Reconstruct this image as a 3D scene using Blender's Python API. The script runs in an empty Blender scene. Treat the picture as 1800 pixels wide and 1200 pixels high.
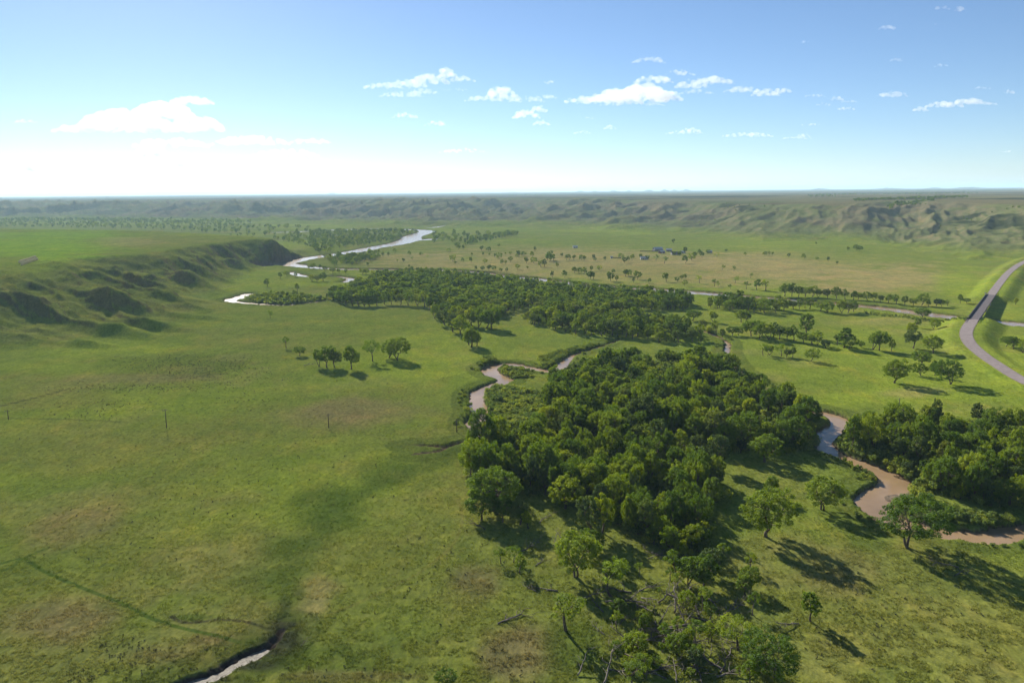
import bpy, math, random, time
import numpy as np
from mathutils import Vector, Matrix
T0 = time.time()
SC = bpy.context.scene
COL = SC.collection
random.seed(7)

# ------------------------------------------------------------------ camera
CAM_H = 100.0
FPX = 1400.0                       # focal length in pixels of the 1800 x 1200 photograph
PITCH = math.radians(10.62)
ROLL = math.radians(0.52)
F = np.array([0, math.cos(PITCH), -math.sin(PITCH)])
_R0 = np.array([1.0, 0, 0])
_U0 = np.array([0, math.sin(PITCH), math.cos(PITCH)])
R = math.cos(ROLL) * _R0 - math.sin(ROLL) * _U0
U = math.sin(ROLL) * _R0 + math.cos(ROLL) * _U0
cam_d = bpy.data.cameras.new('camera')
cam_d.sensor_width = 36.0
cam_d.lens = FPX / 1800 * 36.0
cam_d.clip_start = 1.0
cam_d.clip_end = 300000.0
cam = bpy.data.objects.new('camera', cam_d)
COL.objects.link(cam)
cam.matrix_world = Matrix(((R[0], U[0], -F[0], 0), (R[1], U[1], -F[1], 0), (R[2], U[2], -F[2], CAM_H), (0, 0, 0, 1)))
SC.camera = cam

# ------------------------------------------------------------------ light
SUN_AZ = math.radians(-24.5)       # from straight ahead (+Y), negative to the west of it
SUN_EL = math.radians(26.0)
SUNV = Vector((math.sin(SUN_AZ) * math.cos(SUN_EL), math.cos(SUN_AZ) * math.cos(SUN_EL), math.sin(SUN_EL)))
w = bpy.data.worlds.new('World')
SC.world = w
w.use_nodes = True
nt = w.node_tree
nt.nodes.clear()
sky = nt.nodes.new('ShaderNodeTexSky')
sky.sky_type = 'NISHITA'
sky.sun_disc = False
sky.sun_elevation = SUN_EL
sky.sun_rotation = SUN_AZ
sky.altitude = 2500
sky.air_density = 1.0
sky.dust_density = 0.7
sky.ozone_density = 3.8
bg = nt.nodes.new('ShaderNodeBackground')
bg.inputs['Strength'].default_value = 0.050
wo = nt.nodes.new('ShaderNodeOutputWorld')
nt.links.new(sky.outputs[0], bg.inputs['Color'])
nt.links.new(bg.outputs[0], wo.inputs['Surface'])
sun_d = bpy.data.lights.new('sun', 'SUN')
sun_d.energy = 5.0
sun_d.angle = math.radians(0.5)
sun_d.color = (1.0, 0.93, 0.80)
sun = bpy.data.objects.new('sun', sun_d)
COL.objects.link(sun)
sun.rotation_euler = (-SUNV).to_track_quat('-Z', 'Y').to_euler()
SC.view_settings.view_transform = 'Standard'
SC.view_settings.look = 'None'
SC.view_settings.gamma = 1.0
SC.view_settings.use_curve_mapping = False
SC.view_settings.exposure = 1.24
cy = SC.cycles
cy.use_denoising = True
cy.max_bounces = 6
cy.diffuse_bounces = 2
cy.glossy_bounces = 2
cy.transmission_bounces = 3
cy.volume_bounces = 3
cy.transparent_max_bounces = 4
cy.sample_clamp_indirect = 4.0
cy.use_adaptive_sampling = True
cy.adaptive_threshold = 0.02

# ------------------------------------------------------------------ small helpers
def ray(px, py):
    return F + R * ((px - 900) / FPX) + U * ((600 - py) / FPX)

def at(px, py, z=0.0):
    """the point at height z that the photograph shows at this pixel"""
    d = ray(px, py)
    t = (z - CAM_H) / d[2]
    return np.array([d[0] * t, d[1] * t, z])

def project(P):
    Q = P - np.array([0, 0, CAM_H])
    dep = Q @ F
    return 900 + FPX * (Q @ R) / dep, 600 - FPX * (Q @ U) / dep, dep

def smooth(a, b, x):
    t = np.clip((x - a) / (b - a), 0, 1)
    return t * t * (3 - 2 * t)

def _hash(ix, iy, seed):
    h = (ix.astype(np.int64) * 374761393 + iy.astype(np.int64) * 668265263 + seed * 1442695041) & 0xFFFFFFFF
    h = ((h ^ (h >> 13)) * 1274126177) & 0xFFFFFFFF
    h = h ^ (h >> 16)
    return (h & 0xFFFFFF) / float(0xFFFFFF)

def noise(x, y, seed=0):
    ix = np.floor(x); iy = np.floor(y)
    fx = x - ix; fy = y - iy
    u = fx * fx * fx * (fx * (fx * 6 - 15) + 10); v = fy * fy * fy * (fy * (fy * 6 - 15) + 10)
    ix = ix.astype(np.int64); iy = iy.astype(np.int64)
    a = _hash(ix, iy, seed); b = _hash(ix + 1, iy, seed); c = _hash(ix, iy + 1, seed); d = _hash(ix + 1, iy + 1, seed)
    return a + (b - a) * u + (c - a) * v + (a - b - c + d) * u * v

def fbm(x, y, seed=0, octs=4, gain=0.5):
    s = 0; a = 1; t = 0
    for k in range(octs):
        s = s + a * noise(x * 2 ** k + 17.3 * k, y * 2 ** k - 9.1 * k, seed + k); t += a; a *= gain
    return s / t

def ridged(x, y, seed=0, octs=4, gain=0.5):
    s = 0; a = 1; t = 0
    for k in range(octs):
        n = 1 - np.abs(2 * noise(x * 2 ** k + 31.7 * k, y * 2 ** k + 11.9 * k, seed + k) - 1)
        s = s + a * n * n; t += a; a *= gain
    return s / t

def in_poly(x, y, poly):
    inside = np.zeros(np.shape(x), bool)
    n = len(poly)
    for i in range(n):
        x1, y1 = poly[i]; x2, y2 = poly[(i + 1) % n]
        if y1 == y2:
            continue
        c = ((y1 > y) != (y2 > y)) & (x < (x2 - x1) * (y - y1) / (y2 - y1) + x1)
        inside ^= c
    return inside

def seg_dist(x, y, a, b):
    dx, dy = b[0] - a[0], b[1] - a[1]
    L = dx * dx + dy * dy + 1e-12
    t = np.clip(((x - a[0]) * dx + (y - a[1]) * dy) / L, 0, 1)
    return np.hypot(x - a[0] - t * dx, y - a[1] - t * dy), t

def line_dist(x, y, pts):
    d = np.full(np.shape(x), 1e9)
    for a, b in zip(pts[:-1], pts[1:]):
        d = np.minimum(d, seg_dist(x, y, a, b)[0])
    return d

def spline(P, n=6):
    """Catmull-Rom through rows of numbers"""
    P = np.array(P, float)
    Q = np.vstack([2 * P[0] - P[1], P, 2 * P[-1] - P[-2]])
    out = []
    for i in range(1, len(Q) - 2):
        p0, p1, p2, p3 = Q[i - 1], Q[i], Q[i + 1], Q[i + 2]
        for k in range(n):
            t = k / n
            out.append(0.5 * ((2 * p1) + (-p0 + p2) * t + (2 * p0 - 5 * p1 + 4 * p2 - p3) * t * t + (-p0 + 3 * p1 - 3 * p2 + p3) * t ** 3))
    out.append(P[-1])
    return np.array(out)

def tag(o, label=None, cat=None, group=None, kind=None):
    for k, v in (('label', label), ('category', cat), ('group', group), ('kind', kind)):
        if v:
            o[k] = v
    return o

def link(name, data, parent=None, loc=None, rz=0, scale=1):
    o = bpy.data.objects.new(name, data)
    COL.objects.link(o)
    if parent is not None:
        o.parent = parent
    if loc is not None:
        o.location = loc
    if rz:
        o.rotation_euler = (0, 0, rz)
    if scale != 1:
        o.scale = (scale,) * 3 if np.isscalar(scale) else scale
    return o

def mesh(name, verts, faces, mats=(), idx=None, smooth_shade=False):
    """verts (n,3); faces (m,k) array, or a list of lists"""
    me = bpy.data.meshes.new(name)
    verts = np.asarray(verts, np.float32)
    if isinstance(faces, np.ndarray):
        m, k = faces.shape
        flat = faces.astype(np.int32).ravel(); starts = np.arange(0, m * k, k, dtype=np.int32); tot = m
    else:
        lens = np.array([len(f) for f in faces], np.int32)
        flat = np.concatenate([np.asarray(f, np.int32) for f in faces]); starts = np.concatenate([[0], np.cumsum(lens)[:-1]]).astype(np.int32); tot = len(faces)
    me.vertices.add(len(verts)); me.vertices.foreach_set('co', verts.ravel())
    me.loops.add(len(flat)); me.loops.foreach_set('vertex_index', flat)
    me.polygons.add(tot); me.polygons.foreach_set('loop_start', starts)
    for mt in mats:
        me.materials.append(mt)
    if idx is not None:
        me.polygons.foreach_set('material_index', np.asarray(idx, np.int32))
    me.polygons.foreach_set('use_smooth', np.full(tot, bool(smooth_shade)))
    me.update(calc_edges=True)
    return me

class MB:
    """collects boxes, tubes and quads into one mesh"""
    def __init__(s):
        s.v = []; s.f = []; s.n = 0
    def add(s, v, f):
        v = np.asarray(v, float)
        s.v.append(v); s.f += [[i + s.n for i in q] for q in f]; s.n += len(v)
    def box(s, c, size, rz=0.0):
        x, y, z = [q / 2 for q in size]
        v = np.array([(a * x, b * y, d * z) for d in (-1, 1) for a, b in ((-1, -1), (1, -1), (1, 1), (-1, 1))])
        ca, sa = math.cos(rz), math.sin(rz)
        v = np.c_[v[:, 0] * ca - v[:, 1] * sa, v[:, 0] * sa + v[:, 1] * ca, v[:, 2]] + np.array(c)
        s.add(v, [(3, 2, 1, 0), (4, 5, 6, 7), (0, 1, 5, 4), (1, 2, 6, 5), (2, 3, 7, 6), (3, 0, 4, 7)])
    def tube(s, pts, rad, n=6, cap=True):
        pts = np.asarray(pts, float); rad = np.broadcast_to(rad, (len(pts),))
        tan = np.gradient(pts, axis=0); tan /= np.linalg.norm(tan, axis=1)[:, None] + 1e-9
        up = np.array([0, 0, 1.0]) if abs(tan[0, 2]) < 0.9 else np.array([1.0, 0, 0])
        vs = []
        for p, t, r in zip(pts, tan, rad):
            a = np.cross(t, up); a /= np.linalg.norm(a) + 1e-9
            b = np.cross(a, t); up = b
            for k in range(n):
                th = 2 * math.pi * k / n
                vs.append(p + r * (math.cos(th) * a + math.sin(th) * b))
        fs = []
        for i in range(len(pts) - 1):
            for k in range(n):
                k2 = (k + 1) % n
                fs.append((i * n + k, i * n + k2, (i + 1) * n + k2, (i + 1) * n + k))
        if cap:
            fs.append(tuple(reversed(range(n)))); fs.append(tuple((len(pts) - 1) * n + k for k in range(n)))
        s.add(vs, fs)
    def mesh(s, name, mat, sm=False):
        return mesh(name, np.vstack(s.v), s.f, (mat,), None, sm)

# ------------------------------------------------------------------ materials
def new_mat(name):
    m = bpy.data.materials.new(name)
    m.use_nodes = True
    n = m.node_tree
    n.nodes.clear()
    out = n.nodes.new('ShaderNodeOutputMaterial')
    return m, n, out

def N(n, t, **kw):
    q = n.nodes.new(t)
    for k, v in kw.items():
        if k.startswith('i_'):
            q.inputs[k[2:].replace('_', ' ')].default_value = v
        else:
            setattr(q, k, v)
    return q

def ramp(n, fac, stops):
    r = n.nodes.new('ShaderNodeValToRGB')
    els = r.color_ramp.elements
    while len(els) < len(stops):
        els.new(0.5)
    for e, (p, c) in zip(els, stops):
        e.position = p
        e.color = c if len(c) == 4 else (*c, 1)
    n.links.new(fac, r.inputs['Fac'])
    return r.outputs['Color']

def tex(n, scale, detail=3, rough=0.55, vec=None, kind='ShaderNodeTexNoise'):
    q = n.nodes.new(kind)
    q.inputs['Scale'].default_value = scale
    if 'Detail' in q.inputs:
        q.inputs['Detail'].default_value = detail
        q.inputs['Roughness'].default_value = rough
    if vec is not None:
        n.links.new(vec, q.inputs['Vector'])
    return q.outputs[0]

def mul(n, a, b):
    q = n.nodes.new('ShaderNodeMix'); q.data_type = 'RGBA'; q.blend_type = 'MULTIPLY'; q.inputs[0].default_value = 1.0
    n.links.new(a, q.inputs[6]); n.links.new(b, q.inputs[7])
    return q.outputs[2]

def mixc(n, fac, a, b):
    q = n.nodes.new('ShaderNodeMix'); q.data_type = 'RGBA'
    if isinstance(fac, float):
        q.inputs[0].default_value = fac
    else:
        n.links.new(fac, q.inputs[0])
    for s, v in ((q.inputs[6], a), (q.inputs[7], b)):
        if isinstance(v, tuple):
            s.default_value = (*v, 1)
        else:
            n.links.new(v, s)
    return q.outputs[2]

def ground_mat():
    m, n, out = new_mat('prairie_grass')
    col = N(n, 'ShaderNodeVertexColor', layer_name='tint').outputs['Color']
    geo = N(n, 'ShaderNodeNewGeometry').outputs['Position']
    mp = N(n, 'ShaderNodeMapping'); mp.inputs['Scale'].default_value = (1, 0.55, 1); mp.inputs['Rotation'].default_value = (0, 0, 0.3)
    n.links.new(geo, mp.inputs['Vector'])
    a = tex(n, 0.16, 6, 0.68, mp.outputs[0])
    b = tex(n, 0.75, 4, 0.72, mp.outputs[0])
    c = tex(n, 0.028, 5, 0.6, geo)
    t = tex(n, 0.05, 6, 0.7, mp.outputs[0])
    ca = ramp(n, a, [(0.28, (0.74, 0.79, 0.78)), (0.5, (1.0, 1.0, 1.0)), (0.74, (1.28, 1.22, 1.1))])
    cb = ramp(n, b, [(0.30, (0.66, 0.70, 0.70)), (0.5, (1.0, 1.0, 1.0)), (0.70, (1.36, 1.32, 1.2))])
    cc = ramp(n, c, [(0.3, (0.80, 0.86, 0.85)), (0.55, (1, 1, 1)), (0.75, (1.22, 1.10, 1.0))])
    ct = ramp(n, t, [(0.50, (0, 0, 0)), (0.72, (1, 1, 1))])
    k = mul(n, mul(n, mul(n, col, ca), cb), cc)
    dry = mul(n, k, mixc(n, 1.0, (0, 0, 0), (1.22, 1.0, 1.1)))
    k = mixc(n, ct, k, dry)
    d = N(n, 'ShaderNodeBsdfDiffuse'); d.inputs['Roughness'].default_value = 0.6
    n.links.new(k, d.inputs['Color'])
    bp = N(n, 'ShaderNodeBump'); bp.inputs['Strength'].default_value = 0.5; bp.inputs['Distance'].default_value = 0.5
    n.links.new(b, bp.inputs['Height'])
    bp2 = N(n, 'ShaderNodeBump'); bp2.inputs['Strength'].default_value = 0.5; bp2.inputs['Distance'].default_value = 2.2
    n.links.new(a, bp2.inputs['Height']); n.links.new(bp.outputs[0], bp2.inputs['Normal'])
    n.links.new(bp2.outputs[0], d.inputs['Normal'])
    n.links.new(d.outputs[0], out.inputs['Surface'])
    return m

def leaf_mat(name, c, trans=0.42, var=0.2):
    m, n, out = new_mat(name)
    rnd = N(n, 'ShaderNodeObjectInfo').outputs['Random']
    tone = N(n, 'ShaderNodeAttribute', attribute_name='tone').outputs['Fac']
    base = ramp(n, rnd, [(0.0, tuple(q * k for q, k in zip(c, (0.58, 0.68, 0.95)))), (0.55, c), (1.0, tuple(q * k for q, k in zip(c, (1.50, 1.28, 0.9))))])
    tn = ramp(n, tone, [(0.0, (0.68, 0.74, 0.8)), (0.5, (1, 1, 1)), (1.0, (1.42, 1.28, 1.0))])
    k = mul(n, base, tn)
    d = N(n, 'ShaderNodeBsdfDiffuse'); n.links.new(k, d.inputs['Color'])
    tr = N(n, 'ShaderNodeBsdfTranslucent')
    kt = mul(n, k, mixc(n, 1.0, (0, 0, 0), (1.55, 1.5, 0.75)))
    n.links.new(kt, tr.inputs['Color'])
    mx = N(n, 'ShaderNodeMixShader'); mx.inputs[0].default_value = trans
    n.links.new(d.outputs[0], mx.inputs[1]); n.links.new(tr.outputs[0], mx.inputs[2])
    gl = N(n, 'ShaderNodeBsdfGlossy'); gl.inputs['Roughness'].default_value = 0.6; gl.inputs['Color'].default_value = (0.9, 0.95, 1, 1)
    m2 = N(n, 'ShaderNodeMixShader'); m2.inputs[0].default_value = 0.012
    n.links.new(mx.outputs[0], m2.inputs[1]); n.links.new(gl.outputs[0], m2.inputs[2])
    n.links.new(m2.outputs[0], out.inputs['Surface'])
    return m

def plain_mat(name, c1, c2, scale=3.0, rough=0.85, bump=0.3, dist=0.05, spec=0.3, metal=0.0):
    m, n, out = new_mat(name)
    co = N(n, 'ShaderNodeTexCoord').outputs['Object']
    t = tex(n, scale, 5, 0.65, co)
    d = N(n, 'ShaderNodeBsdfPrincipled')
    n.links.new(ramp(n, t, [(0.3, c1), (0.7, c2)]), d.inputs['Base Color'])
    d.inputs['Roughness'].default_value = rough
    d.inputs['Specular IOR Level'].default_value = spec
    d.inputs['Metallic'].default_value = metal
    bp = N(n, 'ShaderNodeBump'); bp.inputs['Strength'].default_value = bump; bp.inputs['Distance'].default_value = dist
    n.links.new(t, bp.inputs['Height']); n.links.new(bp.outputs[0], d.inputs['Normal'])
    n.links.new(d.outputs[0], out.inputs['Surface'])
    return m

def water_mat():
    m, n, out = new_mat('muddy_water')
    geo = N(n, 'ShaderNodeNewGeometry').outputs['Position']
    t = tex(n, 0.035, 4, 0.6, geo)
    r = tex(n, 0.55, 4, 0.6, geo)
    d = N(n, 'ShaderNodeBsdfPrincipled')
    n.links.new(ramp(n, t, [(0.3, (0.19, 0.128, 0.072)), (0.7, (0.30, 0.205, 0.120))]), d.inputs['Base Color'])
    d.inputs['Roughness'].default_value = 0.2
    d.inputs['Specular IOR Level'].default_value = 0.4
    d.inputs['IOR'].default_value = 1.33
    bp = N(n, 'ShaderNodeBump'); bp.inputs['Strength'].default_value = 0.12; bp.inputs['Distance'].default_value = 0.12
    n.links.new(r, bp.inputs['Height']); n.links.new(bp.outputs[0], d.inputs['Normal'])
    n.links.new(d.outputs[0], out.inputs['Surface'])
    return m

M_GROUND = ground_mat()
M_WATER = water_mat()
M_LEAF = leaf_mat('cottonwood_leaf', (0.125, 0.192, 0.017), 0.35)
M_LEAF_G = leaf_mat('ash_leaf', (0.105, 0.150, 0.040), 0.28)
M_LEAF_L = leaf_mat('light_cottonwood_leaf', (0.165, 0.230, 0.022), 0.35)
M_LEAF_Y = leaf_mat('young_cottonwood_leaf', (0.105, 0.165, 0.020))
M_WILLOW = leaf_mat('willow_leaf', (0.150, 0.205, 0.040))
M_SAGE = leaf_mat('sage_leaf', (0.080, 0.088, 0.048), 0.2)
M_BARK = plain_mat('bark', (0.060, 0.045, 0.034), (0.135, 0.105, 0.080), 2.5, 0.9, 0.6, 0.06)
M_DEAD = plain_mat('weathered_wood', (0.055, 0.045, 0.036), (0.20, 0.175, 0.145), 1.6, 0.9, 0.5, 0.04)
M_ROAD = plain_mat('road_surface', (0.165, 0.138, 0.140), (0.235, 0.202, 0.202), 0.35, 0.95, 0.15, 0.03, 0.05)
M_DECK = plain_mat('bridge_deck', (0.085, 0.075, 0.085), (0.125, 0.112, 0.122), 0.5, 0.95, 0.1, 0.02, 0.05)
M_CONC = plain_mat('concrete', (0.30, 0.28, 0.25), (0.44, 0.41, 0.37), 0.7, 0.85, 0.2, 0.03)
M_STEEL = plain_mat('rail_steel', (0.22, 0.21, 0.20), (0.34, 0.33, 0.32), 1.5, 0.5, 0.05, 0.01, 0.5, 0.6)
M_RAIL = plain_mat('dark_rail', (0.045, 0.04, 0.042), (0.08, 0.072, 0.075), 1.0, 0.8)
M_HAY = plain_mat('hay', (0.40, 0.31, 0.19), (0.66, 0.55, 0.38), 4.0, 0.95, 0.5, 0.05)
M_POLE = plain_mat('pole_wood', (0.045, 0.034, 0.026), (0.09, 0.07, 0.055), 3, 0.9, 0.3, 0.02)
M_WHITE = plain_mat('white_paint', (0.34, 0.34, 0.33), (0.46, 0.46, 0.45), 1.0, 0.5, 0.05, 0.01)
M_TIN = plain_mat('tin_roof', (0.44, 0.44, 0.44), (0.58, 0.58, 0.58), 0.6, 0.85, 0.1, 0.02, 0.08)
M_BARN = plain_mat('barn_boards', (0.10, 0.055, 0.045), (0.20, 0.12, 0.09), 1.2, 0.85, 0.3, 0.03)
M_GLASS = plain_mat('window_glass', (0.02, 0.025, 0.03), (0.04, 0.045, 0.05), 1, 0.08, 0, 0.01, 0.8)

# ------------------------------------------------------------------ terrain: the courses of the water
WATER_Z = -1.25
def course(rows, n=5, widen=1.0, z=None):
    """rows (px, py, width, bed): to world rows (x, y, width, bed)"""
    out = []
    for px, py, wd, bed in rows:
        p = at(px, py, WATER_Z if z is None else z)
        out.append((p[0], p[1], wd * widen, bed))
    return spline(out, n)

B = -2.2
CREEK_EAST = course([(1990, 880, 8, B), (1900, 912, 8, B), (1800, 934, 7.5, B), (1780, 939, 7.5, B), (1750, 943, 8.5, B), (1712, 945, 8.5, B), (1675, 941, 8, B),
    (1635, 934, 8, B), (1590, 923, 8, B), (1556, 908, 9, B), (1535, 888, 10, B), (1545, 868, 10, B), (1575, 856, 10, B), (1562, 840, 8.5, B), (1537, 827, 7.5, B),
    (1512, 817, 7, B), (1485, 807, 6.5, B), (1462, 797, 7, B), (1447, 784, 8, B), (1451, 770, 7, B), (1462, 757, 7, B), (1480, 747, 8, B), (1472, 737, 8, B),
    (1440, 727, 6, B), (1400, 716, 3, B), (1350, 690, 2.5, B), (1300, 655, 2.5, B), (1278, 622, 1.5, B), (1278, 604, 2.0, B), (1258, 592, 2.0, B), (1230, 582, 1.5, B), (1190, 577, 1.5, B)], 5, 1.0)
CREEK_WEST = course([(1090, 598, 0.5, B), (1066, 607, 1.5, B), (1042, 615, 1.8, B), (1013, 623, 3.2, B), (994, 634, 5, B), (987, 644, 7, B), (960, 653, 7, B), (928, 647, 7, B),
    (897, 642, 8, B), (872, 643, 9, B), (860, 650, 9.5, B), (868, 659, 9, B), (886, 667, 8, B), (880, 674, 8, B), (858, 683, 7, B), (842, 691, 7.5, B), (838, 702, 8, B),
    (841, 716, 8, B), (845, 730, 9, B), (841, 744, 10, B), (842, 757, 9, B), (862, 772, 7, B), (900, 782, 6, B), (960, 790, 5, B), (1020, 800, 4, B)], 5, 0.95)
RIVER = course([(2100, 622, 26, B), (1900, 586, 26, B), (1800, 572, 25, B), (1760, 568, 25, B), (1705, 562, 25, B), (1660, 557, 24, B), (1600, 549, 23, B), (1560, 544, 23, B),
    (1530, 541, 24, B), (1500, 538, 24, B), (1420, 531, 24, B), (1330, 524, 26, B), (1246, 517, 28, B), (1205, 514, 28, B), (1120, 508, 28, B), (1040, 503, 30, B), (1004, 499, 28, B),
    (930, 490, 26, B), (870, 485, 36, B), (850, 482, 40, B), (830, 479.5, 32, B), (770, 475.5, 24, B), (714, 475, 24, B), (660, 474.5, 26, B), (611, 474, 26, B),
    (565, 472, 26, B), (534, 469, 36, B), (508, 466, 46, B), (498, 464, 46, B), (506, 462, 46, B), (525, 457.5, 46, B), (550, 453, 44, B), (576, 449.5, 44, B), (597, 446.5, 42, B),
    (627, 442, 46, B), (655, 436, 46, B), (683, 431.5, 52, B), (705, 427, 62, B), (722, 421, 70, B), (724, 416.5, 64, B), (740, 411.5, 60, B), (750, 407.5, 60, B), (738, 404.8, 60, B),
    (683, 403, 52, B), (602, 404, 46, B), (539, 407, 40, B), (480, 409, 36, B)], 4, 0.66)
RIVER_SPIT = course([(760, 420.5, 30, B), (740, 422.5, 34, B), (720, 423.5, 30, B), (705, 425, 30, B)], 4)
RIVER_TAIL = course([(500, 464, 26, B), (480, 466, 22, B), (462, 468.5, 18, B), (450, 469.5, 12, B)], 4)
SIDE_CREEK = course([(511, 479, 10, B), (525, 484, 11, B), (541, 487, 10, B), (565, 486.5, 8, B), (590, 487, 8, B), (612, 489.5, 10, B), (617, 492.5, 10, B), (605, 497, 8, B)], 4)
OXBOW = course([(436, 517, 8, B), (431, 520, 11, B), (420, 524, 13, B), (407, 527.5, 12, B), (412, 531, 8, B), (440, 534, 8, B), (470, 536, 9, B), (500, 537, 7, B), (540, 534, 5, B), (565, 530, 4, B)], 4)
GB = -0.72
GULLY = course([(250, 1240, 3.0, GB), (330, 1208, 2.8, GB), (390, 1183, 2.6, GB), (440, 1158, 2.2, GB), (470, 1141, 1.6, -0.8), (488, 1126, 0.8, -0.5), (497, 1114, 0.4, -0.25)], 4, 1.0, -0.6)
DRAIN = course([(842, 772, 1.6, -1.1), (812, 777, 1.3, -1.1), (790, 784, 1.2, -1.1), (765, 786, 0.9, -0.9), (742, 784, 0.6, -0.8), (718, 784, 0.4, -0.4)], 3, 1.0, -0.5)
DRAIN_B = course([(795, 783, 0.9, -0.9), (775, 792, 0.6, -0.7), (752, 797, 0.4, -0.4), (725, 800, 0.3, -0.2)], 3, 1.0, -0.5)
COURSES = [(CREEK_EAST, 1.7), (CREEK_WEST, 1.7), (RIVER, 4.5), (RIVER_SPIT, 4), (RIVER_TAIL, 4), (SIDE_CREEK, 3), (OXBOW, 3), (GULLY, 1.6), (DRAIN, 1.1), (DRAIN_B, 1.0)]

# the road on its bank, and the bridge
ROAD_RAW = [(2120, 800, 0.7), (1960, 735, 0.7), (1860, 695, 0.8), (1796, 667, 1.1), (1749, 638, 1.6), (1726, 622, 2.3), (1706, 604, 3.2), (1698.5, 589, 4.1), (1701, 576, 4.5), (1711, 561, 4.6),
    (1726.5, 539, 4.6), (1742, 518, 4.6), (1759, 495, 4.6), (1776, 476, 5.0), (1801, 460, 7.5), (1850, 442, 12.0), (1950, 424, 20.0), (2100, 410, 30)]
ROAD = spline([at(*r) for r in ROAD_RAW], 8)
BR_A, BR_B = at(1711, 561, 4.6), at(1742, 518, 4.6)

# the mesa
ZT = 33.0
MESA_NEAR = [(-700, 500), (-250, 490), (-60, 482), (0, 478), (45, 476), (80, 470), (110, 457), (150, 452), (210, 449), (255, 447), (290, 441), (330, 433), (380, 427), (420, 422), (455, 420.5), (478, 421)]
MESA_FAR = [(470, 418.5), (420, 414.5), (350, 410), (270, 406), (150, 403), (0, 402), (-250, 402), (-700, 404)]
MESA_FOOT = [(-700, 665), (-300, 640), (-60, 622), (60, 612), (150, 600), (240, 590), (330, 575), (375, 556), (390, 540), (385, 522), (408, 500), (430, 480), (452, 471), (480, 466.5), (515, 457), (550, 447), (562, 441)]
TOP_POLY = [tuple(at(x, y, ZT)[:2]) for x, y in MESA_NEAR + MESA_FAR]
_far = []
for x, y in MESA_FAR:
    p = at(x, y, ZT)[:2]; r_ = np.hypot(*p)
    _far.append(tuple(p * (r_ + 190) / r_))
FOOT_POLY = [tuple(at(x, y, 0)[:2]) for x, y in MESA_FOOT] + [(_far[0][0] + 70, _far[0][1] - 40)] + _far
KNOLLS = [(215, 558, 0, 9, 34, 14, 0.5), (295, 540, 0, 6, 26, 12, 0.3), (205, 587, 0, 6, 40, 13, 0.5), (150, 606, 0, 3.5, 26, 9, 0.35), (275, 578, 0, 4, 38, 10, 0.3), (120, 500, 15, 5, 40, 14, 0.4),
          (60, 560, 4, 5, 45, 15, 0.4), (25, 600, 0, 3, 34, 12, 0.3), (350, 560, 0, 2.5, 30, 9, 0.25), (335, 500, 6, 7, 30, 14, 0.5), (260, 500, 8, 7, 34, 15, 0.5), (415, 470, 4, 8, 36, 16, 0.6)]
KN = []
for px, py, z, hgt, L, W_, ang in KNOLLS:
    p = at(px, py, z); KN.append((p[0], p[1], hgt, L, W_, ang))

# the valley wall
FOOT_LINE = [(-900, 392), (-500, 390), (-100, 388), (150, 386), (330, 386), (420, 391), (500, 393), (620, 397), (760, 398.5), (900, 395), (1000, 397), (1070, 405), (1150, 408), (1250, 414), (1340, 424), (1450, 421), (1560, 430), (1620, 443), (1700, 455), (1800, 452), (1950, 452), (2400, 470), (2900, 480)]
RIM_Z = 62.0
RIM_LINE = [(-900, 358), (-500, 357), (0, 355), (300, 353), (600, 351.2), (900, 350), (1100, 350.5), (1200, 353.5), (1300, 357), (1360, 357), (1440, 358), (1520, 357), (1570, 353.5), (1620, 353), (1680, 356), (1800, 360), (1950, 362), (2400, 374), (2900, 380)]
def polar(line, z):
    a = []; r = []
    for px, py in line:
        p = at(px, py, z); a.append(math.atan2(p[0], p[1])); r.append(np.hypot(p[0], p[1]))
    return np.array(a), np.array(r)
FA, FR = polar(FOOT_LINE, 1.0)
RA, RR = polar(RIM_LINE, RIM_Z)

def water_cut(x, y):
    """for each point: how far into a channel (0 bank top .. 1 bed), the bed height, and the distance in widths"""
    k = np.zeros(np.shape(x)); bed = np.zeros(np.shape(x)); near = np.full(np.shape(x), 99.0)
    for c, bank in COURSES:
        m = (x > c[:, 0].min() - 60) & (x < c[:, 0].max() + 60) & (y > c[:, 1].min() - 60) & (y < c[:, 1].max() + 60)
        ii = np.nonzero(m)
        if not len(ii[0]):
            continue
        xs, ys = x[ii], y[ii]
        wob = (noise(xs / 5.0, ys / 5.0, 71) - 0.5) * bank * 1.1 + (noise(xs / 1.6, ys / 1.6, 73) - 0.5) * min(bank, 1.7) * 0.9
        best = np.full(xs.shape, 1e9); bb = np.zeros(xs.shape)
        for a, b in zip(c[:-1], c[1:]):
            d, t = seg_dist(xs, ys, a, b)
            d = d - 0.5 * (a[2] + (b[2] - a[2]) * t)
            u = d < best
            best = np.where(u, d, best); bb = np.where(u, a[3] + (b[3] - a[3]) * t, bb)
        kk = 1 - smooth(-0.3 * bank, bank, best + wob)
        k2, b2, n2 = k[ii], bed[ii], near[ii]
        u = kk > k2
        k[ii] = np.where(u, kk, k2); bed[ii] = np.where(u, bb, b2); near[ii] = np.minimum(n2, best)
    return k, bed, near

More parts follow.
